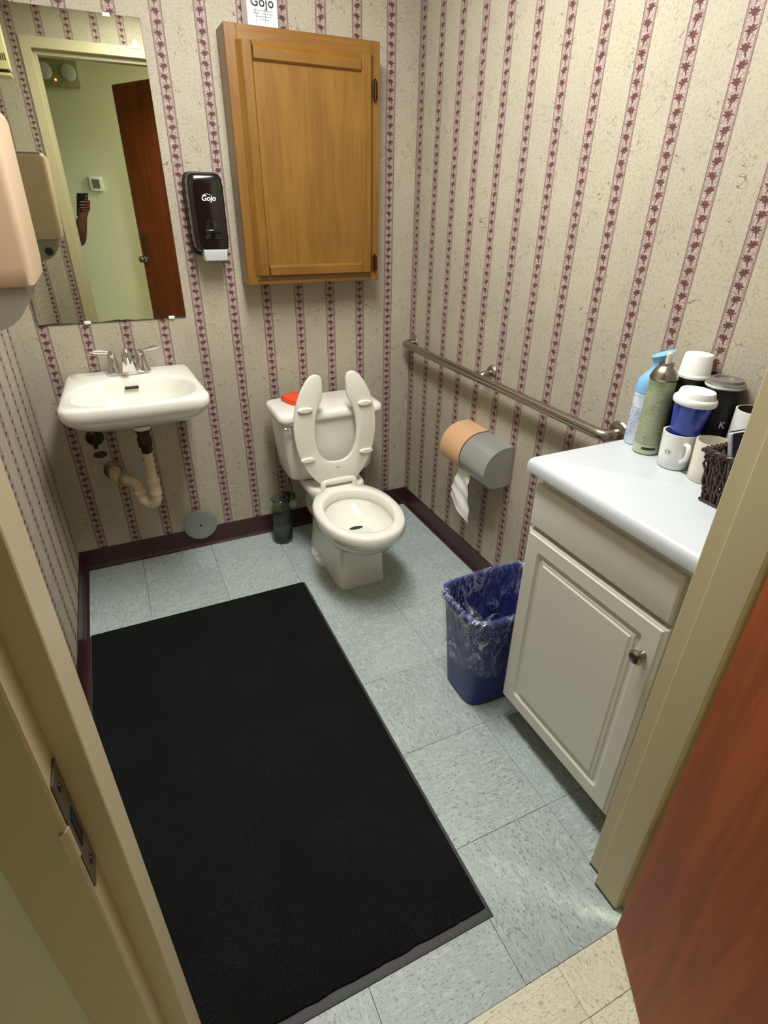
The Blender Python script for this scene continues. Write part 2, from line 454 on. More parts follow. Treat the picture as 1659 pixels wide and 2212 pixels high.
def sell(cx, cy, hx, hyf, hyb, e, z, n=48):
    """super-ellipse ring; front = -y half-length hyf, back = +y half-length hyb"""
    r = []
    for j in range(n):
        t = 2 * math.pi * (j + 0.5) / n; c, s_ = math.cos(t), math.sin(t)
        x = hx * math.copysign(abs(c) ** (2 / e), c)
        y = (hyb if s_ > 0 else hyf) * math.copysign(abs(s_) ** (2 / e), s_)
        r.append((cx + x, cy + y, z))
    return r

BASE = {}
def emit(name, g, mat, parent=None, smooth=True, angle=35, label=None, kind=None, mats=None, matfn=None):
    base = BASE.get(parent.name if parent else None, Vector((0, 0, 0)))
    me = bpy.data.meshes.new(name)
    me.from_pydata([tuple(Vector(p) - base) for p in g.v], [], g.f)
    me.validate()
    bm = bmesh.new(); bm.from_mesh(me); bmesh.ops.recalc_face_normals(bm, faces=bm.faces[:]); bm.to_mesh(me); bm.free()
    me.materials.append(MAT[mat])
    if mats:
        for k in mats: me.materials.append(MAT[k])
        for p in me.polygons: p.material_index = matfn(p.center + base, p.normal)
    if smooth:
        for p in me.polygons: p.use_smooth = True
        me.set_sharp_from_angle(angle=math.radians(angle))
    o = bpy.data.objects.new(name, me); COL.objects.link(o)
    if parent:
        o.parent = parent; BASE[o.name] = base
    if label: o['label'] = label
    if kind: o['kind'] = kind
    return o

def tag(o, label, cat=None, group=None, kind=None):
    o['label'] = label
    if cat: o['category'] = cat
    if group: o['group'] = group
    if kind: o['kind'] = kind
    return o

def thing(name, loc, label, cat, group=None, kind=None):
    o = bpy.data.objects.new(name, None); COL.objects.link(o)
    o.location = loc; o.empty_display_size = 0.05
    BASE[o.name] = Vector(loc)
    return tag(o, label, cat, group, kind)

def lettering(name, body, size, O, U, V, mat, parent, depth=0.0004, bold=0.0, shear=0.0, wrap=None, spacing=1.0):
    cu = bpy.data.curves.new(name, 'FONT'); cu.body = body; cu.size = size; cu.extrude = depth
    cu.offset = bold * size; cu.shear = shear; cu.align_x = 'CENTER'; cu.align_y = 'CENTER'; cu.space_character = spacing
    to = bpy.data.objects.new('tmp_text', cu); COL.objects.link(to)
    dg = bpy.context.evaluated_depsgraph_get()
    me = bpy.data.meshes.new_from_object(to.evaluated_get(dg))
    bpy.data.objects.remove(to)
    g = G(); O = Vector(O)
    vv = []
    for v in me.vertices:
        x, y, z = v.co
        if wrap:
            cx, cy, rad, ang = wrap
            a = ang + x / rad
            vv.append((cx + (rad + 0.0006 + z) * math.cos(a), cy + (rad + 0.0006 + z) * math.sin(a), O.z + y))
        else:
            Nn = Vector(U).cross(Vector(V))
            vv.append(tuple(O + Vector(U) * x + Vector(V) * y + Nn * z))
    g.add(vv, [tuple(p.vertices) for p in me.polygons])
    return emit(name, g, mat, parent, smooth=False)

# ================================================================== SETTING
W_, D_, H_ = 1.60, 1.914, 2.44
HY0, HY1 = -2.046, -3.40
FX0, FX1 = -1.378, -0.447          # door frame, rabbet to rabbet
def structure(name, g, mat, label, **kw):
    o = emit(name, g, mat, smooth=False, **kw); return tag(o, label, None, None, 'structure')

structure('wall_back', G().box(-W_ - 0.1, 0.1, 0, 0.1, 0, H_), 'paper_back', 'back wall in cream wallpaper with mauve leaf stripes, behind sink and toilet')
structure('wall_right', G().box(0, 0.1, -D_ - 0.1, 0, 0, H_), 'paper_right', 'right wall in striped wallpaper carrying the grab bar')
structure('wall_left', G().box(-W_ - 0.1, -W_, -D_, 0, 0, H_), 'paper_left', 'narrow left wall in striped wallpaper beside the sink')
gf = G()
gf.box(-W_ - 0.1, FX0 - 0.03, HY0, -D_, 0, H_); gf.box(FX1 + 0.03, 0.1, HY0, -D_, 0, H_); gf.box(FX0 - 0.03, FX1 + 0.03, HY0, -D_, 2.178, H_)
structure('wall_front', gf, 'paper_front', 'front wall around the doorway, wallpapered inside and painted pale green outside',
          mats=['hall'], matfn=lambda c, n: 1 if n.y < -0.5 else 0)
structure('ceiling', G().box(-3.2, 1.6, HY1 - 0.1, 0.1, H_, H_ + 0.08), 'ceil', 'plain pale ceiling above the washroom and the hallway')
gh = G(); gh.box(-3.2, 1.6, HY1 - 0.1, HY1, 0, H_)
structure('wall_hallway', gh, 'hall', 'pale green hallway wall seen in the mirror')
structure('wall_hallway_left', G().box(-3.3, -3.2, HY1 - 0.1, HY0 + 0.05, 0, H_), 'hall', 'pale green end wall of the hallway on the left')
structure('wall_hallway_right', G().box(1.6, 1.7, HY1 - 0.1, HY0 + 0.05, 0, H_), 'hall', 'pale green end wall of the hallway on the right')
structure('wall_hallway_near', G().box(-3.2, -W_ - 0.1, HY0, HY0 + 0.1, 0, H_).box(0.1, 1.6, HY0, HY0 + 0.1, 0, H_), 'hall', 'pale green hallway wall on both sides of the washroom')

# floor: slab with every tile a piece of its own
fl = structure('floor', G().box(-3.2, 1.6, HY1 - 0.1, 0.1, -0.06, -0.004), 'grout', 'vinyl tile floor, blue grey in the washroom and beige in the hallway')
BASE[fl.name] = Vector((0, 0, 0))
TS = 0.3048
def tile(x0, x1, y0, y1, mat, dz=0.0):
    gp = random.choice((0.0002, 0.0003, 0.0003, 0.0006))
    bm = bmesh.new()
    x0 += gp; x1 -= gp; y0 += gp; y1 -= gp; b_ = 0.0004
    top = [(x0 + b_, y0 + b_), (x1 - b_, y0 + b_), (x1 - b_, y1 - b_), (x0 + b_, y1 - b_)]
    bot = [(x0, y0), (x1, y0), (x1, y1), (x0, y1)]
    v = [(x, y, -0.004) for x, y in bot] + [(x, y, -0.0007 + dz) for x, y in bot] + [(x, y, dz) for x, y in top]
    f = []
    for k in (0, 4):
        for j in range(4): f.append((k + j, k + (j + 1) % 4, k + 4 + (j + 1) % 4, k + 4 + j))
    f.append((8, 9, 10, 11)); bm.free()
    emit('tile', G().add(v, f), mat, fl, smooth=False)
ys = [0.0] + [-0.2150 - TS * k for k in range(7)]
xs = [0.0] + [-0.138 - TS * k for k in range(5)] + [-W_]
for i in range(len(xs) - 1):
    for j in range(len(ys) - 1):
        y1_, y0_ = ys[j], ys[j + 1]
        if j == len(ys) - 2:      # last row runs under the door
            if xs[i] <= FX0 or xs[i + 1] >= FX1:
                y0_ = -1.97
        tile(xs[i + 1], xs[i], y0_, y1_, 'tile_x' if (i + j) % 2 else 'tile_y', random.uniform(-0.0002, 0.0002))
hx = [-0.665 + TS * k for k in range(-8, 8)]
hy = [-2.0438, -2.141] + [-2.141 - TS * k for k in range(1, 6)]
for i in range(len(hx) - 1):
    for j in range(len(hy) - 1):
        y0_ = max(hy[j + 1], HY1)
        if y0_ >= hy[j]: continue
        tile(hx[i], hx[i + 1], y0_, hy[j], 'beige_x' if (i + j) % 2 else 'beige_y', random.uniform(-0.0002, 0.0002))

# cove base
def cove(axis, lo, hi, at, sgn, h=0.092):
    prof = [(0, h), (0.0025, h), (0.0035, h - 0.002), (0.0035, 0.022), (0.006, 0.012), (0.012, 0.004), (0.019, 0.0018), (0.021, 0.0005), (0, 0.0005)]
    rings = []
    for t in (lo, hi):
        rings.append([((t, at + sgn * d, z) if axis == 'x' else (at + sgn * d, t, z)) for d, z in prof])
    return G().loft(rings)
for nm, a in (('baseboard_back', ('x', -W_ + 0.0005, -0.0005, -0.0004, -1)), ('baseboard_right', ('y', -D_ + 0.001, -0.0005, -0.0004, -1)), ('baseboard_left', ('y', -D_ + 0.001, -0.0005, -W_ + 0.0004, 1))):
    o = emit(nm, cove(*a), 'base', angle=25)
    tag(o, {'baseboard_back': 'dark maroon rubber cove base along the back wall', 'baseboard_right': 'dark maroon rubber cove base along the right wall', 'baseboard_left': 'dark maroon rubber cove base along the left wall beside the mat'}[nm], None, None, 'structure')

# door frame
prof = [(-0.050, -1.908), (-0.002, -1.908), (0.0, -1.910), (0.0, -1.949), (0.0215, -1.949), (0.0225, -1.951), (0.0225, -2.012), (0.0215, -2.014), (0.0, -2.014), (0.0, -2.049), (-0.002, -2.051), (-0.050, -2.051)]
FT = 2.148
rings = [[(FX0 + o_, y, 0.0) for o_, y in prof], [(FX0 + o_, y, FT - o_) for o_, y in prof],
         [(FX1 + 0.026 - o_ * 0.62, y, FT - o_) for o_, y in prof], [(FX1 - o_, y, 0.0) for o_, y in prof]]
frame = emit('trim_1', G().loft(rings), 'frame', smooth=False)
tag(frame, 'cream painted metal door frame around the doorway', None, None, 'structure'); BASE[frame.name] = Vector((0, 0, 0))
gd = G()
gd.box(FX1 - 0.0008, FX1 + 0.002, -1.949, -1.9095, 0.0003, 0.007); gd.box(FX1 - 0.0235, FX1 - 0.020, -2.0145, -1.951, 0.0003, 0.006)
emit('dirt_line', gd, 'grout', frame, smooth=False)
# strike plate on the left jamb
g = G()
out = [(-0.056, 0), (-0.052, 0.0), (0.052, 0.0), (0.056, 0.0)]
X = FX0
g.bbox(X + 0.0002, X + 0.0018, -2.046, -2.018, 0.915, 1.055, 0.0006, 1)
sp = emit('strike_plate', g, 'oldbrass', frame, label='tarnished metal strike plate')
g = G().bbox(X + 0.0006, X + 0.0026, -2.040, -2.027, 0.966, 1.004, 0.0005, 1)
emit('latch_hole', g, 'flatblack', sp)
lip = [(X + 0.0012 - 0.006 * (1 - math.cos(math.radians(15 * k))), -2.046 - 0.007 * math.sin(math.radians(15 * k))) for k in range(7)]
nl = len(lip)
g = G().add([(x, y, z) for z in (0.966, 1.006) for x, y in lip] + [(x - 0.0014, y - 0.0004, z) for z in (0.966, 1.006) for x, y in lip],
          [(i, i + 1, nl + i + 1, nl + i) for i in range(nl - 1)] + [(2 * nl + i, 3 * nl + i, 3 * nl + i + 1, 2 * nl + i + 1) for i in range(nl - 1)]
          + [(i, 2 * nl + i, 2 * nl + i + 1, i + 1) for i in range(nl - 1)] + [(nl + i, nl + i + 1, 3 * nl + i + 1, 3 * nl + i) for i in range(nl - 1)])
emit('curved_lip', g, 'frame', sp, label='painted over curved lip')
g = G()
for z in (0.935, 1.037): g.lathe([(0.0, 0), (0.0042, 0.0002), (0.0038, 0.0012), (0.0, 0.0016)], (X + 0.0018, -2.033, z), 12, (1, 0, 0), False, False)
emit('screw', g, 'darkmetal', sp)
# torn white paper scrap on the frame head
g = G().prism([(-0.032, 0), (0.032, 0), (0.020, 0.022), (0.004, 0.046), (-0.016, 0.016)], (-0.845, -1.9055, 2.190), (1, 0, 0), (0, 0, 1), (0, 1, 0), 0.0012, 0)
o = emit('paper_scrap', g, 'tissue', smooth=False); tag(o, 'torn white paper scrap above the door frame, seen in the mirror', 'paper')

# door leaf, open into the hallway
dth = math.radians(60.5); PIN = Vector((-0.455, -2.066, 0))
dr = thing('door_1', (PIN.x, PIN.y, 0), 'reddish brown wooden door standing open at the right edge', 'door', None, 'structure')
Mz = Matrix.Translation(PIN) @ Matrix.Rotation(dth, 4, 'Z')
emit('door_leaf', G().bbox(-0.922, -0.004, 0.005, 0.049, 0.012, 2.135, 0.0018, 1).xf(Mz), 'doorwood', dr, angle=30)
g = G().bbox(-0.888, -0.840, 0.049, 0.0525, 0.98, 1.19, 0.0015, 1); g.xf(Mz)
hp = emit('door_plate', g, 'oldbrass', dr, label='tall metal plate behind the door knob')
g = G().lathe([(0.022, 0), (0.022, 0.006), (0.010, 0.010), (0.010, 0.026), (0.022, 0.034), (0.027, 0.046), (0.024, 0.058), (0.012, 0.064)], (-0.866, 0.0525, 1.02), 24, (0, 1, 0)); g.xf(Mz)
emit('door_knob', g, 'chrome', hp)
g = G()
for z in (0.25, 1.07, 1.9):
    g.lathe([(0.0065, 0), (0.0065, 0.1)], (PIN.x + 0.001, PIN.y + 0.0, z), 12)
emit('hinge', g, 'oldbrass', dr)

# ================================================================== LIGHT FITTINGS
lt = thing('ceiling_light', (LX, LY, H_), 'long white flush ceiling light over the washroom', 'lamp')
emit('housing', G().bbox(LX - 0.16, LX + 0.16, LY - 0.60, LY + 0.60, 2.395, 2.4395, 0.006), 'white', lt)
emit('lens_cover', G().bbox(LX - 0.145, LX + 0.145, LY - 0.585, LY + 0.585, 2.352, 2.396, 0.012, 3), 'lens', lt)
lt = thing('hallway_light', (0.35, -2.85, H_), 'small flush ceiling light in the hallway', 'lamp')
emit('housing', G().bbox(0.08, 0.62, -3.02, -2.68, 2.425, 2.4395, 0.004), 'white', lt)
emit('lens_cover', G().bbox(0.10, 0.60, -3.00, -2.70, 2.408, 2.426, 0.005), 'lens_hall', lt)

# ================================================================== WALL CABINET
def frame_loops(x0, x1, z0, z1, y, loops):
    """rectangular loops (inset, depth); y plane facing -y; returns G"""
    g = G(); rings = []
    for ins, dep in loops:
        rings.append([(x0 + ins, y + dep, z0 + ins), (x1 - ins, y + dep, z0 + ins), (x1 - ins, y + dep, z1 - ins), (x0 + ins, y + dep, z1 - ins)])
    return g.loft(rings, True, True)
wc = thing('wall_cabinet', (-0.496, -0.058, 1.16), 'honey coloured wooden wall cabinet above the toilet', 'cabinet')
cx0, cx1, cz0, cz1 = -0.768, -0.224, 1.160, 1.935
g = G()
g.bbox(cx0, cx0 + 0.014, -0.100, -0.001, cz0, cz1, 0.001, 1); g.bbox(cx1 - 0.014, cx1, -0.100, -0.001, cz0, cz1, 0.001, 1)
g.box(cx0 + 0.014, cx1 - 0.014, -0.100, -0.001, cz0 + 0.012, cz0 + 0.028); g.box(cx0 + 0.014, cx1 - 0.014, -0.100, -0.001, cz1 - 0.016, cz1 - 0.001)
g.box(cx0 + 0.014, cx1 - 0.014, -0.008, -0.001, cz0 + 0.028, cz1 - 0.016)
emit('case', g, 'oak_z', wc, smooth=False)
for a, b_ in ((cx0, cx0 + 0.040), (cx1 - 0.040, cx1)):
    emit('stile', G().bbox(a, b_, -0.116, -0.1, cz0, cz1, 0.0015, 1), 'oak_z', wc, smooth=False)
for a, b_ in ((cz0, cz0 + 0.028), (cz1 - 0.052, cz1)):
    emit('rail', G().bbox(cx0 + 0.040, cx1 - 0.040, -0.116, -0.1, a, b_, 0.0012, 1), 'oak_x', wc, smooth=False)
dx0, dx1, dz0, dz1 = -0.735, -0.252, 1.178, 1.893
door = emit('door', G().box(dx0 + 0.03, dx1 - 0.03, -0.121, -0.117, dz0 + 0.03, dz1 - 0.03), 'oak_z', wc, smooth=False)
def mitre(p0, p1, q0, q1, y0, y1, vertical):
    """door frame member with bevelled outer edge and a stepped inner lip; section along member"""
    pass
sw = 0.052
# stiles (full height) and rails between, outer edge rounded, inner edge stepped
def member(a0, a1, b0, b1, vert, outer_lo):
    # section across the member: (offset from outer edge, y)
    sec = [(0.0, -0.117), (0.0, -0.1185), (0.0135, -0.1335), (0.0165, -0.1365), (sw - 0.008, -0.1365), (sw - 0.005, -0.134), (sw, -0.1255), (sw, -0.117)]
    rings = []
    for t in (b0, b1):
        r = []
        for d, y in sec:
            p = a0 + d if outer_lo else a1 - d
            r.append((p, y, t) if vert else (t, y, p))
        rings.append(r)
    return G().loft(rings)
emit('door_stile', member(dx0, dx0 + sw, dz0 + 0.0165, dz1, True, True), 'oak_z', door, angle=20)
emit('door_stile', member(dx1 - sw, dx1, dz0 + 0.0165, dz1, True, False), 'oak_z', door, angle=20)
cove_sec = [(0.0165, -0.117), (0.0165, -0.1365), (sw - 0.008, -0.1365), (sw - 0.005, -0.134), (sw, -0.1255), (sw, -0.117)]
emit('door_rail', G().loft([[(t, y, dz0 + d) for d, y in cove_sec] for t in (dx0 + sw, dx1 - sw)]), 'oak_x', door, angle=20)
emit('finger_pull', G().box(dx0 + 0.004, dx1 - 0.004, -0.1205, -0.117, dz0, dz0 + 0.0165), 'oak_x', door, smooth=False)
emit('door_rail', member(dz1 - sw, dz1, dx0 + sw, dx1 - sw, False, False), 'oak_x', door, angle=20)
emit('door_panel', G().box(dx0 + sw - 0.002, dx1 - sw + 0.002, -0.1265, -0.119, dz0 + sw - 0.002, dz1 - sw + 0.002), 'oak_z', door, smooth=False)
for z in (1.795, 1.225):
    g = G().tube([(dx1 + 0.006, -0.126, z - 0.028), (dx1 + 0.006, -0.126, z + 0.028)], 0.0055, 10)
    g.bbox(dx1 + 0.003, dx1 + 0.020, -0.1185, -0.1162, z - 0.026, z + 0.026, 0.0008, 1)
    g.lathe([(0.0035, 0), (0.0045, 0.003), (0.001, 0.006)], (dx1 + 0.006, -0.126, z + 0.028), 10); g.lathe([(0.0035, 0), (0.0045, 0.003), (0.001, 0.006)], (dx1 + 0.006, -0.126, z - 0.028), 10, (0, 0, -1))
    emit('hinge', g, 'darkmetal', wc, label='dark metal hinge')

# carton standing on the cabinet
bx = thing('soap_carton', (-0.63, -0.05, 1.9352), 'white printed soap carton standing on the wall cabinet', 'box')
b0, b1 = -0.680, -0.580
emit('carton', G().bbox(b0, b1, -0.088, -0.012, 1.9352, 2.15, 0.0012, 1), 'white', bx, smooth=False)
lettering('lettering', 'Gojo', 0.036, (-0.630, -0.0884, 2.000), (1, 0, 0), (0, 0, 1), 'ink', bx, bold=0.02, spacing=1.05)
g = G()
for x0_, x1_, z in ((-0.660, -0.596, 1.979), (-0.664, -0.640, 1.972), (-0.632, -0.597, 1.972), (-0.655, -0.602, 1.964), (-0.64, -0.61, 1.957)):
    g.box(x0_, x1_, -0.0886, -0.0881, z - 0.0010, z + 0.0010)
emit('small_print', g, 'inkgrey', bx, smooth=False)
g = G()
for dx in (-0.652, -0.622):
    pts = [(dx, -0.0886, 1.935), (dx + 0.001, -0.0886, 1.965), (dx - 0.002, -0.0886, 1.99)]
    g.tube(pts, 0.0007, 5)
emit('bent_wire_mark', g, 'ink', bx)

# ================================================================== SOAP DISPENSER
sd = thing('soap_dispenser', (-0.880, -0.002, 1.26), 'glossy black wall soap dispenser with white push lever', 'dispenser')
sx, sz0, sz1 = -0.878, 1.262, 1.530
def yring(hx, z0, z1, y, e=5, cx=sx, n=40):
    zc = (z0 + z1) / 2; hz = (z1 - z0) / 2; r = []
    for j in range(n):
        t = 2 * math.pi * (j + .5) / n; c, s_ = math.cos(t), math.sin(t)
        r.append((cx + hx * math.copysign(abs(c) ** (2 / e), c), y, zc + hz * math.copysign(abs(s_) ** (2 / e), s_)))
    return r
sx = -0.880
emit('back_plate', G().loft([yring(0.066, sz0, sz1, -0.001, 8, sx), yring(0.066, sz0, sz1, -0.034, 8, sx), yring(0.064, sz0 + 0.002, sz1 - 0.002, -0.037, 8, sx)]), 'blackmatte', sd)
g = G().loft([yring(0.0635, sz0 + 0.012, sz1 - 0.002, -0.037, 7, sx), yring(0.0615, sz0 + 0.012, sz1 - 0.003, -0.078, 7, sx), yring(0.059, sz0 + 0.014, sz1 - 0.008, -0.092, 7, sx), yring(0.054, sz0 + 0.018, sz1 - 0.018, -0.0975, 6, sx), yring(0.046, sz0 + 0.026, sz1 - 0.030, -0.0985, 6, sx)])
cov = emit('cover', g, 'black', sd, angle=50)
g = G().prism([(-0.034, 0), (0.034, 0), (0.027, 0.026), (0.024, 0.062), (-0.020, 0.062), (-0.024, 0.026)], (-0.873, -0.0982, 1.318), (1, 0, 0), (0, 0, 1), (0, -1, 0), 0.004, 0.0025, 2)
emit('level_window', g, 'black', cov)
g = G().bbox(-0.903, -0.846, -0.108, -0.097, 1.338, 1.350, 0.004, 2)
emit('window_lip', g, 'black', cov)
lettering('lettering', 'Gojo', 0.024, (-0.876, -0.0990, 1.448), (1, 0, 0), (0, 0, 1), 'inkwhite', cov, bold=0.02, shear=0.15)
g = G().tube([(-0.895 + 0.0035 * k, -0.0996, 1.4575 + 0.0040 * math.sin(k / 7 * 2.6)) for k in range(9)], 0.0007, 5)
emit('swoosh', g, 'inkwhite', cov)
g = G().prism([(-0.040, 0), (0.040, 0), (0.043, 0.030), (0.044, 0.038), (-0.044, 0.038), (-0.043, 0.030)], (-0.873, -0.102, 1.247), (1, 0, 0), (0, 0, 1), (0, 1, 0), 0.055, 0.005, 2)
emit('push_lever', g, 'greypl', sd, label='pale grey push lever')

# ================================================================== MIRROR
mx0, mx1, mz0, mz1 = -1.514, -1.002, 1.040, 1.939
mr = thing('mirror', (-1.258, -0.003, mz0), 'frameless wall mirror above the sink, worn along its lower edge', 'mirror')
emit('backing', G().box(mx0, mx1, -0.004, -0.001, mz0, mz1), 'mirror_back', mr, smooth=False)
out = [(mx0 + 0.001, mz1 - 0.001), (mx0 + 0.001, mz0 + 0.003)]
rnd = random.Random(3)
for k in range(1, 40):
    x = mx0 + (mx1 - mx0) * k / 40
    dz = 0.002 + 0.004 * max(0, math.sin(k * 0.37)) * (0.5 + rnd.random())
    if k > 34: dz += 0.003
    out.append((x, mz0 + dz))
out += [(mx1 - 0.001, mz0 + 0.008), (mx1 - 0.001, mz1 - 0.001)]
g = G().prism(out, (0, -0.0042, 0), (1, 0, 0), (0, 0, 1), (0, -1, 0), 0.0012, 0)
emit('silvered_glass', g, 'mirror', mr, smooth=False)
for x, z, up in ((-1.100, mz1, 1), (-1.056, mz0, -1), (-1.352, mz0, -1)):
    g = G().bbox(x - 0.011, x + 0.011, -0.0082, -0.001, z - (0.008 if up > 0 else 0.003), z + (0.003 if up > 0 else 0.008), 0.002, 2)
    emit('clip', g, 'white', mr, label='small clear mirror clip')

# ================================================================== SINK
SCX, SZ = -1.2475, 0.858
sk = thing('sink', (SCX, -0.001, 0.70), 'white wall hung porcelain sink with chrome faucet', 'sink')
NS = 72
def trap(ins, z, rb=0.03, front=-0.472, dy=0.0):
    """rounded trapezoid outline, back at wall; ins = inset"""
    hb, hf = 0.221 - ins, 0.240 - ins
    yb, yf = -0.002 - ins * 0.0, front + ins
    corners = [(-hb, yb, 0.012), (-hf, yf + 0.012, 0.055), (hf, yf + 0.012, 0.055), (hb, yb, 0.012)]
    pts = []
    nC = len(corners)
    for i in range(nC):
        p = Vector(corners[i][:2]); r = corners[i][2]
        a = Vector(corners[i - 1][:2]); c = Vector(corners[(i + 1) % nC][:2])
        da = (a - p).normalized(); dc = (c - p).normalized()
        s0 = p + da * r; s1 = p + dc * r
        for k in range(9):
            t = k / 8
            pts.append((1 - t) ** 2 * s0 + 2 * t * (1 - t) * p + t * t * s1)
    # resample to NS by arc length
    L = [0]
    cl = pts + [pts[0]]
    for i in range(len(pts)): L.append(L[-1] + (cl[i + 1] - cl[i]).length)
    res = []
    for j in range(NS):
        d = L[-1] * j / NS; i = max(k for k in range(len(L) - 1) if L[k] <= d + 1e-9)
        t = (d - L[i]) / max(1e-9, L[i + 1] - L[i]); q = cl[i].lerp(cl[i + 1], t)
        bow = -0.012 * max(0, 1 - (q.x / hf) ** 2) if q.y < -0.3 else 0
        res.append((SCX + q.x, q.y + bow, z))
    return res
def basin(sc, z, cy=-0.275, hx=0.203, hyf=0.168, hyb=0.140, e=3.4):
    r = []
    base = trap(0, 0)
    for (x, y, _) in base:
        a = math.atan2((y + 0.235) / 0.235, (x - SCX) / 0.228)
        c, s_ = math.cos(a), math.sin(a)
        rr = (abs(c) ** e + abs(s_) ** e) ** (-1 / e)
        px = hx * sc * c * rr * (1.0 if s_ < 0 else (1 - 0.16 * max(0, s_))); py = (hyb if s_ > 0 else hyf) * sc * s_ * rr
        r.append((SCX + px, cy + py, z))
    return r
rings = [trap(0.16, 0.722, front=-0.39), trap(0.10, 0.732, front=-0.42), trap(0.062, 0.748, front=-0.44), trap(0.034, 0.772, front=-0.457), trap(0.014, 0.798), trap(0.004, 0.815), trap(0.0, 0.826), trap(0.0, SZ - 0.010), trap(0.004, SZ - 0.003), trap(0.012, SZ + 0.001),
         basin(1.05, SZ + 0.001), basin(1.0, SZ - 0.002), basin(0.965, SZ - 0.014), basin(0.90, SZ - 0.05), basin(0.80, SZ - 0.085), basin(0.60, SZ - 0.108), basin(0.3, SZ - 0.118), basin(0.10, SZ - 0.121)]
emit('basin', G().loft(rings), 'porcelain', sk, angle=60)
# overflow slot on the back wall of the basin
g = G().tube([(SCX - 0.027, -0.1545, SZ - 0.030), (SCX + 0.021, -0.1545, SZ - 0.030)], 0.0055, 10)
emit('overflow_slot', g, 'ink', sk)
emit('drain_ring', G().lathe([(0.0, 0), (0.022, 0.0), (0.024, 0.002), (0.018, 0.003), (0.012, 0.001), (0, 0.001)], (SCX, -0.275, SZ - 0.120), 24, None, False, False), 'chrome', sk)
# faucet
FXc, FY = SCX + 0.001, -0.072
fb = G().loft([sell(FXc, FY, 0.078, 0.026, 0.026, 3.2, SZ + 0.001), sell(FXc, FY, 0.078, 0.026, 0.026, 3.2, SZ + 0.010), sell(FXc, FY, 0.072, 0.021, 0.021, 3.0, SZ + 0.016)])
fau = emit('faucet', fb, 'chrome', sk)
g = G()
rings = []
sp_pts = spline([(FXc, FY + 0.008, SZ + 0.012), (FXc, FY + 0.006, SZ + 0.055), (FXc, FY - 0.006, SZ + 0.084), (FXc, FY - 0.034, SZ + 0.090), (FXc, FY - 0.066, SZ + 0.074), (FXc, FY - 0.082, SZ + 0.054)], 5)
g.tube(sp_pts, [0.023 - 0.011 * min(1, i / 14) for i in range(len(sp_pts))], 18)
emit('spout', g, 'chrome', fau)
g = G().prism([(-0.026, 0), (0.026, 0), (0.017, 0.050), (-0.017, 0.050)], (FXc, FY - 0.020, SZ + 0.004), (1, 0, 0), (0, -0.15, 1), (0, -1, 0.15), 0.010, 0.003, 2)
emit('spout_plate', g, 'chrome', fau)
for s_ in (-1, 1):
    hxp = FXc + s_ * 0.051
    g = G().lathe([(0.024, 0.0), (0.024, 0.008), (0.020, 0.014), (0.0165, 0.045), (0.0135, 0.060), (0.0145, 0.066), (0.013, 0.076), (0.006, 0.081)], (hxp, FY, SZ + 0.010), 24)
    hb_ = emit('handle', g, 'chrome', fau)
    g = G().tube([(hxp, FY, SZ + 0.082), (hxp + s_ * 0.022, FY - 0.004, SZ + 0.088), (hxp + s_ * 0.050, FY - 0.010, SZ + 0.094), (hxp + s_ * 0.068, FY - 0.014, SZ + 0.096)], [0.006, 0.0055, 0.008, 0.0035], 12)
    emit('lever', g, 'chrome', hb_)
# drain and trap
dxc, dyc = -1.246, -0.232
g = G().lathe([(0.030, 0), (0.033, 0.006), (0.033, 0.045)], (dxc, dyc, 0.692), 28)
emit('drain_boss', g, 'porcelain', sk)
g = G().lathe([(0.019, 0.0), (0.019, 0.022), (0.024, 0.026), (0.026, 0.034), (0.026, 0.060), (0.022, 0.066), (0.022, 0.082), (0.0265, 0.085), (0.0265, 0.1)], (dxc, dyc, 0.596), 24)
emit('slip_nut', g, 'darkmetal', sk, label='dark metal drain coupling')
tp = [(dxc, dyc, 0.60), (dxc, dyc, 0.50), (dxc, dyc, 0.455)]
emit('tailpiece', G().tube(tp, 0.0185, 18), 'pvc', sk, label='yellowed plastic tailpiece')
g = G().lathe([(0.0235, 0), (0.0235, 0.006), (0.022, 0.01), (0.022, 0.05), (0.0245, 0.054), (0.0245, 0.062)], (dxc, dyc, 0.418), 20)
ub = [(dxc, dyc, 0.45), (dxc, dyc, 0.405)]
dirx = Vector((-0.72, 0.69, 0)).normalized()
for k in range(1, 10):
    a = math.pi * k / 10 * 0.97
    c = Vector((dxc, dyc, 0.405)) + dirx * 0.040
    ub.append(tuple(c - dirx * 0.040 * math.cos(a) - Vector((0, 0, 0.040 * math.sin(a)))))
e0 = Vector((dxc, dyc, 0.405)) + dirx * 0.08
ub += [tuple(e0 + Vector((0, 0, 0.0)) + dirx * 0.001)]
g.tube(ub, 0.0205, 18)
g.lathe([(0.0235, 0), (0.0245, 0.004), (0.0245, 0.014), (0.021, 0.018)], tuple(e0 + Vector((0, 0, -0.004))), 20)
emit('trap_bend', g, 'pvc', sk, label='yellowed plastic trap bend')
arm = spline([tuple(e0 + Vector((0, 0, 0.01))), tuple(e0 + Vector((0, 0, 0.032)) + dirx * 0.004), tuple(e0 + dirx * 0.022 + Vector((0, 0, 0.046))), tuple(e0 + dirx * 0.050 + Vector((0, 0, 0.048))), (-1.345, -0.110, 0.446)], 6)
emit('trap_arm', G().tube(arm, 0.0185, 18), 'pvc', sk, label='yellowed plastic trap arm')
p0 = Vector((-1.330, -0.125, 0.4455)); p1 = Vector((-1.360, -0.095, 0.4470))
emit('union_nut', G().tube([p0, p0.lerp(p1, .1), p0.lerp(p1, .9), p1], [0.023, 0.0255, 0.0255, 0.023], 12), 'pvc2', sk, label='brown stained union nut')
el = spline([(-1.357, -0.098, 0.447), (-1.374, -0.080, 0.447), (-1.382, -0.055, 0.449), (-1.382, -0.003, 0.450)], 6)
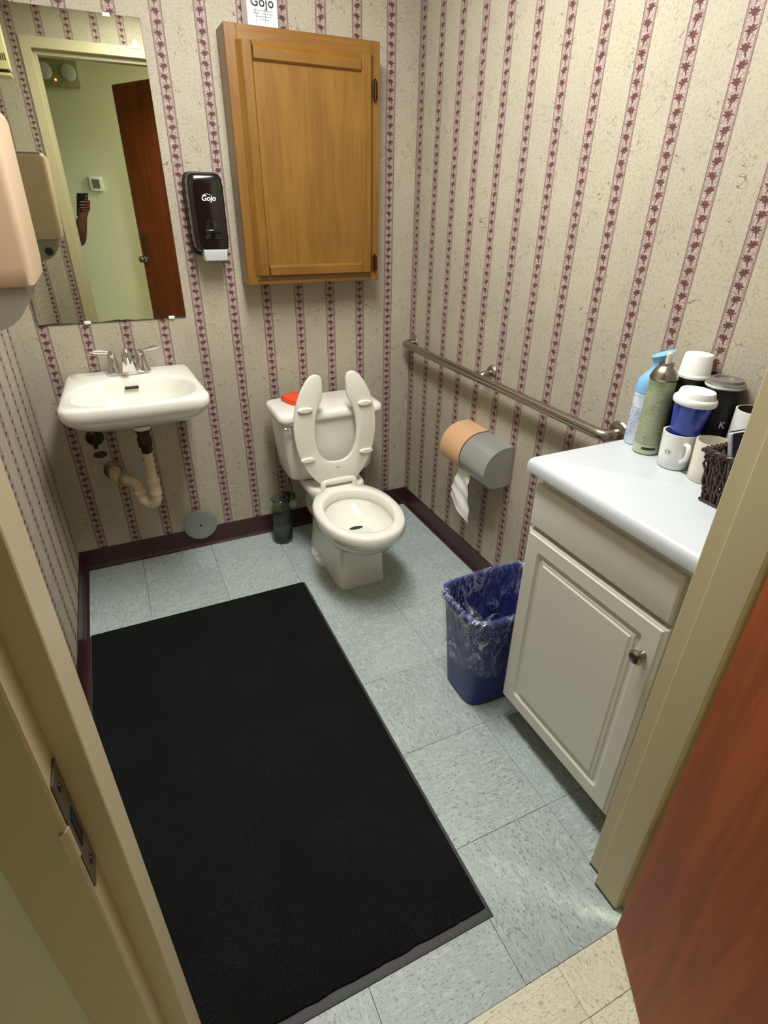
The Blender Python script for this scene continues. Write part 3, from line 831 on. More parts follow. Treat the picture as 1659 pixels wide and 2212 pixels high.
emit('wall_elbow', G().tube(el, 0.0225, 18), 'pvc', sk, label='yellowed plastic wall elbow')
emit('wall_flange', G().lathe([(0.042, 0.0), (0.042, 0.003), (0.032, 0.010), (0.024, 0.012)], (-1.382, -0.0012, 0.450), 28, (0, -1, 0)), 'oldbrass', sk, label='tarnished metal wall flange')

# stop valve
sv = thing('stop_valve', (-1.425, -0.002, 0.60), 'dark shutoff valve with oval handle under the sink', 'valve')
emit('escutcheon', G().lathe([(0.034, 0), (0.033, 0.004), (0.020, 0.010), (0.011, 0.012)], (-1.425, -0.0012, 0.600), 24, (0, -1, 0)), 'darkmetal', sv)
g = G().tube([(-1.425, -0.008, 0.610), (-1.425, -0.060, 0.610)], 0.010, 14); g.lathe([(0.013, 0), (0.013, 0.03)], (-1.425, -0.052, 0.600), 14); g.tube([(-1.425, -0.052, 0.60), (-1.425, -0.080, 0.585)], 0.008, 12)
emit('valve_body', g, 'darkmetal', sv)
g = G().lathe([(0.0, -0.004), (0.016, -0.004), (0.019, 0.0), (0.016, 0.004), (0, 0.004)], (0, 0, 0), 24, None, False, False)
g.xf(Matrix.Translation((-1.415, -0.092, 0.560)) @ Matrix.Rotation(0.9, 4, 'X') @ Matrix.Diagonal((1.35, 0.75, 1, 1)))
emit('oval_handle', g, 'darkmetal', sv)
g = G().tube(spline([(-1.425, -0.052, 0.625), (-1.428, -0.055, 0.68), (-1.405, -0.070, 0.730), (-1.385, -0.075, 0.752)], 6), 0.0055, 10)
emit('supply_tube', g, 'oldbrass', sv)

# clean-out cover
co = thing('cleanout_cover', (-1.083, -0.023, 0.123), 'round grey cover plate on the back wall at the baseboard', 'cover plate')
emit('disc', G().lathe([(0.0735, 0), (0.0750, 0.003), (0.0735, 0.006), (0.055, 0.0085), (0.052, 0.0080), (0.028, 0.0098), (0.026, 0.0094), (0.0, 0.0105)], (-1.083, -0.0225, 0.123), 48, (0, -1, 0), True, False), 'plate', co, angle=50)
emit('spacer', G().lathe([(0.03, 0), (0.03, 0.0205)], (-1.083, -0.0015, 0.133), 20, (0, -1, 0)), 'plate', co)
emit('centre_screw', G().lathe([(0.0055, 0), (0.0045, 0.002), (0.0, 0.0024)], (-1.083, -0.0330, 0.123), 12, (0, -1, 0), True, False), 'ink', co, label='dark centre screw')

# ================================================================== TOILET
TX = -0.512
tl = thing('toilet', (TX, -0.45, 0), 'white two piece toilet with its seat raised', 'toilet')
RZ = 0.376
n = 56
rings = []
BXC = 0.0145    # bowl leans a little to the left of the foot
spec = [  # hx, cy, hyf, hyb, e, z, dx
    (0.110, -0.40, 0.213, 0.235, 8.0, 0.0005, -0.006), (0.110, -0.40, 0.213, 0.235, 8.0, 0.012, -0.006), (0.105, -0.40, 0.213, 0.225, 8, 0.03, -0.006), (0.101, -0.41, 0.205, 0.215, 8, 0.10, -0.003),
    (0.099, -0.42, 0.198, 0.205, 8, 0.17, 0.001), (0.100, -0.43, 0.192, 0.20, 7.0, 0.222, 0.004), (0.118, -0.50, 0.196, 0.21, 3.0, 0.240, 0.010), (0.140, -0.57, 0.214, 0.21, 2.4, 0.272, BXC),
    (0.154, -0.59, 0.222, 0.22, 2.2, 0.302, BXC), (0.160, -0.595, 0.226, 0.225, 2.15, 0.318, BXC), (0.167, -0.597, 0.236, 0.235, 2.15, 0.324, BXC), (0.171, -0.597, 0.240, 0.238, 2.15, 0.340, BXC), (0.171, -0.597, 0.240, 0.238, 2.15, RZ - 0.012, BXC), (0.168, -0.597, 0.236, 0.235, 2.15, RZ - 0.006, BXC), (0.163, -0.597, 0.231, 0.231, 2.15, RZ, BXC),
    (0.136, -0.600, 0.190, 0.176, 2.1, RZ, BXC), (0.131, -0.600, 0.184, 0.171, 2.1, RZ - 0.004, BXC), (0.129, -0.600, 0.182, 0.169, 2.1, RZ - 0.034, BXC), (0.135, -0.600, 0.188, 0.174, 2.1, RZ - 0.044, BXC),
    (0.126, -0.602, 0.172, 0.150, 2.1, RZ - 0.075, BXC), (0.104, -0.606, 0.140, 0.120, 2.1, RZ - 0.100, BXC), (0.076, -0.614, 0.106, 0.080, 2.2, RZ - 0.116, BXC), (0.050, -0.630, 0.070, 0.05, 2.2, RZ - 0.126, BXC), (0.030, -0.640, 0.04, 0.03, 2.2, RZ - 0.128, BXC)]
for hx_, cy_, f_, b_, e_, z_, d_ in spec: rings.append(sell(TX - d_, cy_, hx_, f_, b_, e_, z_, n))
bowl = emit('bowl', G().loft(rings), 'porcelain', tl, angle=55)
emit('water', G().lathe([(0.0, 0), (1.0, 0.0)], (0, 0, 0), 32, None, False, False).xf(Matrix.Translation((TX - BXC, -0.622, RZ - 0.1185)) @ Matrix.Diagonal((0.066, 0.084, 1, 1))), 'water', bowl)
THX, THY = -0.516, -0.552
# flat dark disc standing in for the shade down the trapway throat
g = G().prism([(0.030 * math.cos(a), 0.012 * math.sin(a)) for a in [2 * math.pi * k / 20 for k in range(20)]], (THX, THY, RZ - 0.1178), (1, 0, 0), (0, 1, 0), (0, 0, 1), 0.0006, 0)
emit('throat_shade_disc', g, 'ink', bowl)
# deck between bowl and tank
rings = [sell(TX - 0.010, -0.29, 0.098, 0.115, 0.19, 3.5, 0.20), sell(TX - 0.010, -0.29, 0.106, 0.115, 0.20, 3.5, 0.30), sell(TX - 0.012, -0.29, 0.128, 0.118, 0.205, 4, 0.345), sell(TX - 0.012, -0.29, 0.130, 0.118, 0.205, 4, RZ - 0.010), sell(TX - 0.012, -0.29, 0.124, 0.116, 0.198, 4, RZ - 0.0005)]
emit('deck', G().loft(rings), 'porcelain', tl, angle=55)
# bolt caps
for s_ in (-1, 1):
    emit('bolt_cap', G().lathe([(0.016, 0), (0.016, 0.008), (0.011, 0.018), (0.0, 0.021)], (TX + s_ * 0.112, -0.335, 0.010), 18, None, True, False), 'porcelain', tl)
g = G().loft([sell(TX, -0.34, 0.126, 0.10, 0.13, 3, 0.0005), sell(TX, -0.34, 0.126, 0.10, 0.13, 3, 0.010), sell(TX, -0.34, 0.110, 0.09, 0.12, 3, 0.016)])
emit('foot_flange', g, 'porcelain', tl)
# tank
ty0, ty1 = -0.316, -0.085
def tr(hx, yf, yb, z, e=7): return sell(TX - 0.006, (yf + yb) / 2, hx, (yb - yf) / 2, (yb - yf) / 2, e, z, 56)
rings = [tr(0.165, -0.270, -0.105, RZ - 0.0005), tr(0.186, -0.288, -0.092, 0.392), tr(0.194, -0.296, -0.088, 0.41), tr(0.204, -0.304, -0.086, 0.50), tr(0.213, -0.313, -0.085, 0.60), tr(0.217, -0.317, -0.085, 0.664)]
emit('tank', G().loft(rings), 'porcelain', tl, angle=55)
rings = [tr(0.222, -0.322, -0.080, 0.660, 9), tr(0.228, -0.330, -0.076, 0.664, 9), tr(0.230, -0.332, -0.075, 0.672, 9), tr(0.228, -0.330, -0.076, 0.690, 9), tr(0.222, -0.322, -0.082, 0.697, 8), tr(0.205, -0.306, -0.095, 0.700, 7)]
emit('tank_lid', G().loft(rings), 'porcelain', tl, angle=55)
g = G().lathe([(0.011, 0), (0.011, 0.010), (0.007, 0.014)], (TX - 0.172, -0.3135, 0.640), 16, (0, -1, 0))
fv = emit('flush_lever', g, 'chrome', tl, label='chrome flush lever')
emit('lever_arm', G().tube([(TX - 0.168, -0.328, 0.640), (TX - 0.185, -0.331, 0.640), (TX - 0.216, -0.331, 0.646), (TX - 0.222, -0.330, 0.648)], [0.0075, 0.006, 0.0065, 0.003], 12), 'chrome', fv)
# seat, raised against the tank
HO = Vector((TX - 0.011, -0.364, 0.400)); SL = Vector((0, 0.035, 1.0)).normalized(); SN = Vector((0, -SL.z, SL.y))
outer = [(0.072, -0.012), (0.098, 0.012), (0.125, 0.045), (0.150, 0.090), (0.168, 0.145), (0.177, 0.205), (0.178, 0.255), (0.172, 0.305), (0.158, 0.355), (0.138, 0.400), (0.115, 0.435), (0.100, 0.450), (0.085, 0.4575), (0.070, 0.4575), (0.058, 0.452), (0.051, 0.440)]
inner = [(0.050, 0.410), (0.051, 0.375), (0.056, 0.352), (0.068, 0.335), (0.078, 0.310), (0.086, 0.275), (0.091, 0.235), (0.091, 0.195), (0.085, 0.155), (0.072, 0.122), (0.053, 0.100), (0.030, 0.089), (0.0, 0.085)]
half = outer + inner
outl = [(x, y) for x, y in half] + [(-x, y) for x, y in half[::-1][1:]]
def smooth_closed(pts, it=2):
    for _ in range(it):
        q = []
        for i in range(len(pts)):
            a, b = pts[i], pts[(i + 1) % len(pts)]
            q.append((a[0] * .75 + b[0] * .25, a[1] * .75 + b[1] * .25)); q.append((a[0] * .25 + b[0] * .75, a[1] * .25 + b[1] * .75))
        pts = q
    return pts
g = G().prism(smooth_closed(outl, 1), HO - SN * 0.008, (1, 0, 0), SL, SN, 0.018, 0.004, 2)
seat = emit('seat', g, 'seat', tl, angle=50)
for wx, lv in ((-0.128, 0.325), (0.128, 0.325), (-0.130, 0.115), (0.130, 0.115)):
    c = HO + Vector((wx, 0, 0)) + SL * lv + SN * 0.010
    Mb = Matrix.Translation(c) @ Matrix(((1, 0, 0, 0), (0, SL.y, SN.y, 0), (0, SL.z, SN.z, 0), (0, 0, 0, 1)))
    g = G().loft([sell(0, 0, 0.030, 0.0105, 0.0105, 2.2, 0.0, 28), sell(0, 0, 0.030, 0.0105, 0.0105, 2.2, 0.007, 28), sell(0, 0, 0.026, 0.007, 0.007, 2.2, 0.011, 28)]).xf(Mb)
    emit('bumper', g, 'seat', seat)
g = G()
for k in range(5):
    c = HO + Vector((-0.008 + 0.004 * k, 0, 0)) + SL * (0.060 + 0.0015 * (k % 2)) + SN * 0.0106
    g.box(c.x - 0.0012, c.x + 0.0012, c.y - 0.0006, c.y + 0.0002, c.z - 0.002, c.z + 0.002)
emit('maker_mark', g, 'inkgrey', seat, smooth=False)
HX = TX - 0.011
g = G().tube([(HX - 0.046, -0.372, 0.399), (HX + 0.046, -0.372, 0.399)], 0.0150, 18)
hg = emit('hinge_bar', g, 'seat', tl)
for s_ in (-1, 1):
    g = G().tube(spline([(HX + s_ * 0.046, -0.372, 0.399), (HX + s_ * 0.060, -0.373, 0.398), (HX + s_ * 0.070, -0.376, 0.390), (HX + s_ * 0.072, -0.378, RZ - 0.001)], 5), 0.0130, 14)
    emit('hinge_post', g, 'seat', hg)
# water supply behind the vase
tv = thing('toilet_valve', (-0.655, -0.03, 0.155), 'dim supply valve and hose behind the vase', 'valve')
emit('escutcheon', G().lathe([(0.032, 0), (0.030, 0.005), (0.014, 0.012)], (-0.650, -0.0012, 0.165), 20, (0, -1, 0)), 'darkmetal', tv)
g = G().tube([(-0.650, -0.01, 0.165), (-0.650, -0.07, 0.165)], 0.010, 12); g.tube([(-0.650, -0.062, 0.150), (-0.650, -0.062, 0.205)], 0.011, 12)
emit('valve_body', g, 'oldbrass', tv)
g = G().lathe([(0.0, 0), (0.018, 0.0), (0.020, 0.004), (0.016, 0.009), (0, 0.010)], (-0.650, -0.072, 0.165), 20, (0, -1, 0), False, False)
emit('valve_handle', g, 'greypl', tv)
emit('supply_hose', G().tube(spline([(-0.650, -0.062, 0.205), (-0.655, -0.066, 0.27), (-0.665, -0.10, 0.33), (-0.640, -0.15, 0.365), (-0.630, -0.16, 0.384)], 6), 0.006, 10), 'oldbrass', tv)

# orange packet on the tank
g = G().prism([(-0.062, 0.030), (-0.030, 0.060), (0.010, 0.066), (0.062, 0.060), (0.066, -0.075), (-0.016, -0.080), (-0.046, -0.030)], (-0.622, -0.165, 0.7005), (1, 0, 0), (0, 1, 0), (0, 0, 1), 0.022, 0.006, 2)
o = emit('orange_packet', g, 'orange', angle=60); tag(o, 'bright orange plastic packet lying on the toilet tank behind the seat', 'packet')

# glass vase
vs = thing('glass_vase', (-0.722, -0.112, 0), 'clear greenish glass vase on the floor between toilet and wall', 'vase')
pr = [(0.042, 0.0008), (0.047, 0.004), (0.048, 0.02), (0.0475, 0.150), (0.046, 0.178), (0.038, 0.196), (0.034, 0.206), (0.035, 0.216), (0.041, 0.224), (0.0425, 0.228), (0.041, 0.2295), (0.037, 0.223), (0.0315, 0.213), (0.0315, 0.204), (0.036, 0.194), (0.043, 0.177), (0.0445, 0.15), (0.0445, 0.02), (0.040, 0.012), (0.0, 0.010)]
emit('glass', G().lathe(pr, (-0.722, -0.112, 0), 40, None, True, False), 'vaseglass', vs, angle=60)

# ================================================================== GRAB BAR
gb = thing('grab_bar', (-0.06, -0.67, 0.87), 'brushed steel grab bar on the right wall', 'grab bar')
gx, gz = -0.055, 0.868
pts = [(-0.003, -0.040, gz), (-0.030, -0.040, gz)] + [(gx + 0.025 * (1 - math.sin(a)), -0.065 + 0.025 * math.cos(a), gz) for a in [math.radians(15 * k) for k in range(1, 6)]]
pts += [(gx, -0.067 - (1.285 - 0.067) * k / 10, gz) for k in range(11)]
pts += [(gx + 0.025 * (1 - math.cos(a)), -1.287 - 0.025 * math.sin(a), gz) for a in [math.radians(15 * k) for k in range(1, 7)]] + [(-0.003, -1.312, gz)]
emit('bar', G().tube(pts, 0.0165, 20), 'steel', gb, angle=60)
emit('bracket', G().tube(spline([(gx + 0.004, -0.672, gz + 0.004), (gx + 0.018, -0.672, gz + 0.015), (-0.018, -0.672, gz + 0.016), (-0.003, -0.672, gz + 0.016)], 5), 0.012, 14), 'steel', gb)
for y, z in ((-0.040, gz), (-0.672, gz + 0.016), (-1.312, gz)):
    r_ = 0.038 if y != -0.672 else 0.030
    emit('flange', G().lathe([(r_, 0), (r_, 0.002), (r_ - 0.004, 0.007), (0.022, 0.010), (0.015, 0.011)], (-0.0008, y, z), 32, (-1, 0, 0)), 'steel', gb)

# ================================================================== TOILET PAPER DISPENSER
td = thing('toilet_paper_dispenser', (-0.07, -0.70, 0.49), 'grey metal toilet paper dispenser with a tan sliding cover', 'dispenser')
def tpsec(s=0.0):
    c = [(-0.0012, 0.655 + s), (-0.020, 0.6545 + s)]
    for k in range(8):
        a = math.radians(90 + k * 90 / 8)
        c.append((-0.034 + (0.094 + s) * math.cos(a), 0.560 + (0.0945 + s) * math.sin(a)))
    for k in range(5):
        a = math.radians(180 + k * 18)
        c.append((-0.070 + (0.058 + s) * math.cos(a), 0.560 + (0.067 + s) * math.sin(a)))
    c.append((-0.055, 0.492 - s * 0.3)); c.append((-0.0012, 0.496 - s * 0.3))
    return c
def extr(sec, y0, y1): return G().loft([[(x, y0, z) for x, z in sec], [(x, y1, z) for x, z in sec]])
emit('grey_body', extr(tpsec(0.0), -0.862, -0.690), 'grey_metal', td, angle=40, label='grey metal half of the dispenser')
# tan cover is a curved shell, open below
sec_o = tpsec(0.003); sec_i = tpsec(-0.002)
shell = sec_o[:13]; inn = [(x, z) for x, z in sec_i[:13]][::-1]
g = G().loft([[(x, y, z) for x, z in shell + inn] for y in (-0.688, -0.545)])
emit('tan_cover', g, 'tan2', td, angle=40, label='tan coloured sliding cover')
sec_e = tpsec(0.0)
g = extr(sec_e, -0.548, -0.544); emit('end_plate', g, 'tan2', td, angle=40)
emit('seam_strip', extr(tpsec(0.001), -0.6905, -0.6875), 'darkmetal', td, angle=40)
tr_ = thing('toilet_roll', (-0.068, -0.635, 0.572), 'white toilet roll with its crumpled loose end hanging from the dispenser', 'toilet paper')
g = G().lathe([(0.018, 0), (0.050, 0.0), (0.050, 0.092), (0.018, 0.092)], (-0.066, -0.586, 0.572), 28, (0, -1, 0))
emit('roll', g, 'tissue', tr_)
# hanging sheet
NXs, NZs = 10, 22
v = []; f = []
for i in range(NZs + 1):
    t = i / NZs
    z = 0.524 - 0.205 * t
    yc = -0.704 + 0.010 * math.sin(t * 3.0) + 0.032 * t
    hw = 0.028 + 0.040 * min(1, t * 1.5) + 0.003 * math.sin(t * 9)
    if t > 0.7: pass
    for j in range(NXs + 1):
        q = j / NXs * 2 - 1
        zz = z - 0.030 * t * (-q) * max(0, t - 0.3) - (0.03 * max(0, t - 0.55) * (-q))
        x = -0.100 + 0.0045 * math.sin(q * 3.2 + t * 5) * (0.4 + t) + 0.0022 * math.sin(t * 22 + q * 2.5) - 0.006 * t
        v.append((x, yc + q * hw - 0.010 * t, zz))
for i in range(NZs):
    for j in range(NXs):
        a = i * (NXs + 1) + j; f.append((a, a + 1, a + NXs + 2, a + NXs + 1))
v2 = [(x + 0.0006, y, z) for x, y, z in v]
nv = len(v); g = G().add(v + v2, f + [tuple(nv + k for k in q[::-1]) for q in f])
emit('loose_sheet', g, 'tissue', tr_, angle=80, label='crumpled hanging sheet')

# ================================================================== VANITY CABINET + COUNTER
vc = thing('vanity_cabinet', (-0.19, -1.67, 0), 'white base cabinet with one drawer front and a raised panel door', 'cabinet')
vx, vy0, vy1 = -0.372, -1.436, -1.904
emit('case', G().bbox(vx, -0.024, vy1, vy0, 0.105, 0.8665, 0.0015, 1), 'whitecab', vc, smooth=False)
emit('toe_kick', G().box(-0.305, -0.024, vy1, vy0 - 0.004, 0.0005, 0.105), 'darkkick', vc, smooth=False)
def xring(ya, yb, za, zb, x, r, k=5):
    """rounded rect ring in the plane x, ya>yb"""
    pts = []
    for cy_, cz_, a0 in ((ya - r, zb - r, 0), (yb + r, zb - r, 90), (yb + r, za + r, 180), (ya - r, za + r, 270)):
        for i in range(k + 1):
            a = math.radians(a0 + 90 * i / k)
            pts.append((x, cy_ + r * math.cos(a), cz_ + r * math.sin(a)))
    return pts
def panel_x(ya, yb, za, zb, x0, prof):
    return G().loft([xring(ya - i, yb + i, za + i, zb - i, x0 - d, r) for i, d, r in prof])
dprof = [(0.0, 0.0005, 0.001), (0.0, 0.0125, 0.001), (0.004, 0.0150, 0.001), (0.008, 0.0155, 0.001), (0.011, 0.0185, 0.001), (0.048, 0.0185, 0.012), (0.051, 0.0165, 0.010), (0.055, 0.0125, 0.008), (0.064, 0.0120, 0.003), (0.067, 0.0150, 0.001), (0.074, 0.0152, 0.001), (0.078, 0.0180, 0.001)]
vd = emit('door', panel_x(-1.431, -1.872, 0.104, 0.712, vx, dprof), 'whitecab', vc, angle=25)
fprof = [(0.0, 0.0005, 0.001), (0.0, 0.012, 0.001), (0.004, 0.0165, 0.001), (0.007, 0.0175, 0.001)]
emit('drawer_front', panel_x(-1.431, -1.868, 0.722, 0.838, vx, fprof), 'whitecab', vc, angle=25)
kn = G().lathe([(0.0085, 0), (0.007, 0.004), (0.006, 0.010), (0.010, 0.016), (0.0165, 0.020), (0.0170, 0.024), (0.012, 0.029), (0.0, 0.031)], (vx - 0.0185, -1.838, 0.622), 28, (-1, 0, 0), True, False)
emit('knob', kn, 'nickel', vd, label='satin nickel knob')

ct = thing('countertop', (-0.2, -1.66, 0.867), 'white laminate countertop with rounded edges on the base cabinet', 'countertop')
cp = []
def ctring(ins, z): 
    x0, x1, y0, y1 = -0.407 + ins, -0.0015, -1.9115, -1.405 - ins
    r = 0.010
    pts = [(x0, y0, z)]
    for k in range(7):
        a = math.radians(180 - 15 * k); pts.append((x0 + r + r * math.cos(a), y1 - r + r * math.sin(a), z))
    pts += [(x1, y1, z), (x1, y0, z)]
    return pts
rings = [ctring(0.006, 0.867), ctring(0.001, 0.869), ctring(0.0, 0.875), ctring(0.0, 0.889), ctring(0.002, 0.896), ctring(0.007, 0.902), ctring(0.015, ZC)]
emit('slab', G().loft(rings), 'counter', ct, angle=40)

# ================================================================== WASTE BIN + LINER
wb = thing('waste_bin', (-0.31, -1.285, 0), 'blue plastic waste bin between toilet paper and cabinet', 'waste bin')
BX, BY = -0.312, -1.284
def bn(hx, hy, z, e=5.0): return sell(BX, BY, hx, hy, hy, e, z, 60)
rings = [bn(0.142, 0.086, 0.001), bn(0.147, 0.090, 0.006), bn(0.172, 0.112, 0.352), bn(0.174, 0.114, 0.356), bn(0.181, 0.121, 0.358), bn(0.183, 0.123, 0.366), bn(0.182, 0.122, 0.378), bn(0.178, 0.118, 0.381), bn(0.172, 0.112, 0.378), bn(0.169, 0.109, 0.360), bn(0.144, 0.087, 0.010)]
emit('shell', G().loft(rings), 'bluebin', wb, angle=50)
ln = thing('bin_liner', (BX, BY, 0.2), 'clear crumpled plastic liner folded over the blue bin', 'bin liner')
def lring(hx, hy, z, amp, seed, edge=0.0):
    base = sell(BX, BY, hx, hy, hy, 5.0, z, 120); out = []
    for j, (x, y, zz) in enumerate(base):
        nv_ = mnoise.noise(Vector((x * 26, y * 26, z * 11 + seed))); n2 = mnoise.noise(Vector((x * 60, y * 60, z * 30 + seed + 5)))
        d = Vector((x - BX, y - BY, 0)).normalized() * (amp * (abs(nv_) + 0.4 * abs(n2)))
        e = 0
        if edge:
            a = 2 * math.pi * j / 120
            e = edge * (0.55 * math.sin(a * 2 + 0.6) + 0.35 * math.sin(a * 5 + 2) + 0.3 * mnoise.noise(Vector((a * 2, 3, 1))))
        out.append((x + d.x, y + d.y, zz + e))
    return out
rings = []
for k in range(15):
    t = k / 14; z = 0.15 + (0.350 - 0.15) * t
    s_ = (z - 0.001) / 0.352
    rings.append(lring(0.147 + 0.027 * s_ + 0.004, 0.091 + 0.024 * s_ + 0.004, z, 0.009 * (1 - 0.5 * t), 2.0, 0.032 * (1 - t) ** 2))
rings += [lring(0.1865, 0.1265, 0.358, 0.002, 3), lring(0.1868, 0.1268, 0.372, 0.0015, 3.3), lring(0.181, 0.121, 0.3835, 0.001, 3.6), lring(0.170, 0.110, 0.3825, -0.001, 4)]
for k in range(10):
    t = k / 9; z = 0.368 - 0.30 * t; s_ = (z - 0.01) / 0.352
    rings.append(lring(0.142 + 0.024 * s_ - 0.004 - 0.01 * t, 0.085 + 0.022 * s_ - 0.004 - 0.008 * t, z, -0.022 * min(1, 3 * t), 6.0))
emit('film', G().loft(rings, False, False), 'film', ln, angle=70)
# twisted fold of film across the opening
v = []; f = []
for i in range(15):
    t = i / 14; c = Vector((-0.425, -1.235, 0.335)).lerp(Vector((-0.375, -1.345, 0.352)), t); c.z -= 0.045 * math.sin(math.pi * t)
    for j in range(5):
        q = j / 4 * 2 - 1
        v.append((c.x + 0.016 * q + 0.006 * math.sin(i * 1.7 + j), c.y + 0.006 * q, c.z + 0.010 * math.cos(q * 2 + i)))
for i in range(14):
    for j in range(4): a = i * 5 + j; f.append((a, a + 1, a + 6, a + 5))
emit('loose_fold', G().add(v, f), 'film', ln, angle=80)

# ================================================================== FLOOR MAT
fm = thing('floor_mat', (-1.16, -1.19, 0), 'large black carpet mat with rubber edge on the tiles', 'mat')
mx_0, mx_1, my_0, my_1 = -1.579, -0.735, -1.906, -0.488
def mring(i, z): return [(mx_0 + i, my_0 + i, z), (mx_1 - i, my_0 + i, z), (mx_1 - i, my_1 - i, z), (mx_0 + i, my_1 - i, z)]
emit('rubber_base', G().loft([mring(0.0, 0.0008), mring(0.001, 0.0025), mring(0.006, 0.0032)]), 'rubber', fm, smooth=False)
# pile: near edge inset 22 mm with a slightly frayed line, other edges 8 mm
pile = []
N1 = 60
for k in range(N1 + 1): pile.append((mx_0 + 0.008 + (mx_1 - mx_0 - 0.018) * k / N1, my_0 + 0.021 + 0.0022 * mnoise.noise(Vector((k * 0.35, 0, 0))) + 0.001 * random.uniform(-1, 1)))
for k in range(1, 40): pile.append((mx_1 - 0.010 + 0.0012 * mnoise.noise(Vector((k * 0.5, 7, 0))), my_0 + 0.021 + (my_1 - my_0 - 0.027) * k / 40))
pile += [(mx_1 - 0.010, my_1 - 0.004), (mx_0 + 0.008, my_1 - 0.004)]
g = G().loft([[(x, y, 0.0030) for x, y in pile], [(x, y, 0.0070) for x, y in pile], [((x - (-1.157)) * 0.997 - 1.157, (y + 1.19) * 0.998 - 1.19, 0.0085) for x, y in pile]])
emit('carpet_pile', g, 'carpet', fm, smooth=False)

# ================================================================== PAPER TOWEL DISPENSER + AIR FRESHENER (left wall)
pt = thing('paper_towel_dispenser', (-1.5, -0.82, 1.16), 'large tan paper towel dispenser on the left wall', 'dispenser')
def ptsec(y0, y1, xf, r, x0=-1.598, k=6):
    p = [(x0, y1)]
    for i in range(k + 1):
        a = math.radians(90 - 90 * i / k); p.append((xf - r + r * math.cos(a), y1 - r + r * math.sin(a)))
    for i in range(k + 1):
        a = math.radians(-90 * i / k); p.append((xf - r + r * math.cos(a), y0 + r + r * math.sin(a)))
    p.append((x0, y0)); return p
PY0, PY1 = -0.965, -0.680
rings = [[(x, y, z) for x, y in ptsec(PY0 + i, PY1 - i, xf, r)] for z, xf, i, r in ((1.282, -1.405, 0.004, 0.016), (1.286, -1.398, 0.0, 0.018), (1.32, -1.394, 0, 0.018), (1.585, -1.388, 0, 0.018), (1.598, -1.392, 0.002, 0.016), (1.604, -1.402, 0.008, 0.012))]
emit('cover', G().loft(rings), 'tan', pt, angle=50)
g = G()
cs = []
for k in range(13):
    a = math.pi * k / 12; cs.append((-1.502 + 0.086 * math.cos(math.pi + a), 1.281 - 0.085 * math.sin(a)))
g = G().loft([[(x, y, z) for x, z in cs] for y in (PY0 + 0.012, PY1 - 0.012)])
emit('lower_drum', g, 'drum', pt, angle=50, label='smoky grey lower drum')
emit('thumb_wheel', G().lathe([(0.014, 0), (0.016, 0.003), (0.016, 0.012), (0.012, 0.015)], (-1.46, PY1 - 0.013, 1.235), 18, (0, 1, 0)), 'blackmatte', pt)
emit('top_edge', G().bbox(-1.597, -1.402, PY0 + 0.01, PY1 - 0.002, 1.602, 1.608, 0.002, 1), 'greypl', pt)

af = thing('air_freshener_box', (-1.55, -1.55, 1.97), 'small cream wall device with black button, reflected at the mirror top left', 'dispenser')
emit('body', G().bbox(-1.599, -1.478, -1.60, -1.50, 1.985, 2.20, 0.006, 2), 'creampl', af)
emit('lower_gap', G().bbox(-1.599, -1.486, -1.595, -1.505, 1.972, 1.986, 0.001, 1), 'blackmatte', af)
emit('bottom_tray', G().bbox(-1.599, -1.480, -1.60, -1.50, 1.960, 1.972, 0.002, 1), 'creampl', af)
emit('button', G().lathe([(0.010, 0), (0.008, 0.003), (0, 0.004)], (-1.518, -1.4995, 2.125), 16, (0, 1, 0), True, False), 'ink', af)
for k in range(7):
    emit('vent_slot', G().box(-1.545 + k * 0.009, -1.541 + k * 0.009, -1.5, -1.4985, 2.020, 2.048), 'darkkick', af, smooth=False)

# ================================================================== HALLWAY THINGS SEEN IN THE MIRROR
el_ = thing('emergency_light', (-1.27, HY1, 2.18), 'beige twin lamp emergency light high on the hallway wall', 'lamp')
emit('housing', G().bbox(-1.425, -1.140, HY1 + 0.001, HY1 + 0.085, 2.165, 2.325, 0.006, 2), 'oldbeige', el_)
for x in (-1.365, -1.205):
    emit('lamp_head', G().lathe([(0.050, 0), (0.052, 0.012), (0.046, 0.022), (0.030, 0.028), (0, 0.030)], (x, HY1 + 0.085, 2.248), 28, (0, 1, 0), True, False), 'greypl', el_)
emit('indicator', G().lathe([(0.006, 0), (0.004, 0.003), (0, 0.004)], (-1.300, HY1 + 0.085, 2.200), 12, (0, 1, 0), True, False), 'led', el_)
th = thing('thermostat', (-1.17, HY1, 1.49), 'small white thermostat with a grey screen on the hallway wall', 'thermostat')
emit('case', G().bbox(-1.222, -1.118, HY1 + 0.001, HY1 + 0.024, 1.487, 1.592, 0.006, 2), 'white', th)
emit('screen', G().bbox(-1.200, -1.145, HY1 + 0.0235, HY1 + 0.0252, 1.508, 1.572, 0.002, 1), 'smoke', th)

# ================================================================== ITEMS ON THE COUNTER
RT = Vector((0.634, -0.774, 0))       # to the right as the camera sees it
DP = Vector((0.774, 0.634, 0))        # away from the camera
def at(p, d): v_ = RT * p + DP * d; return v_.x, v_.y
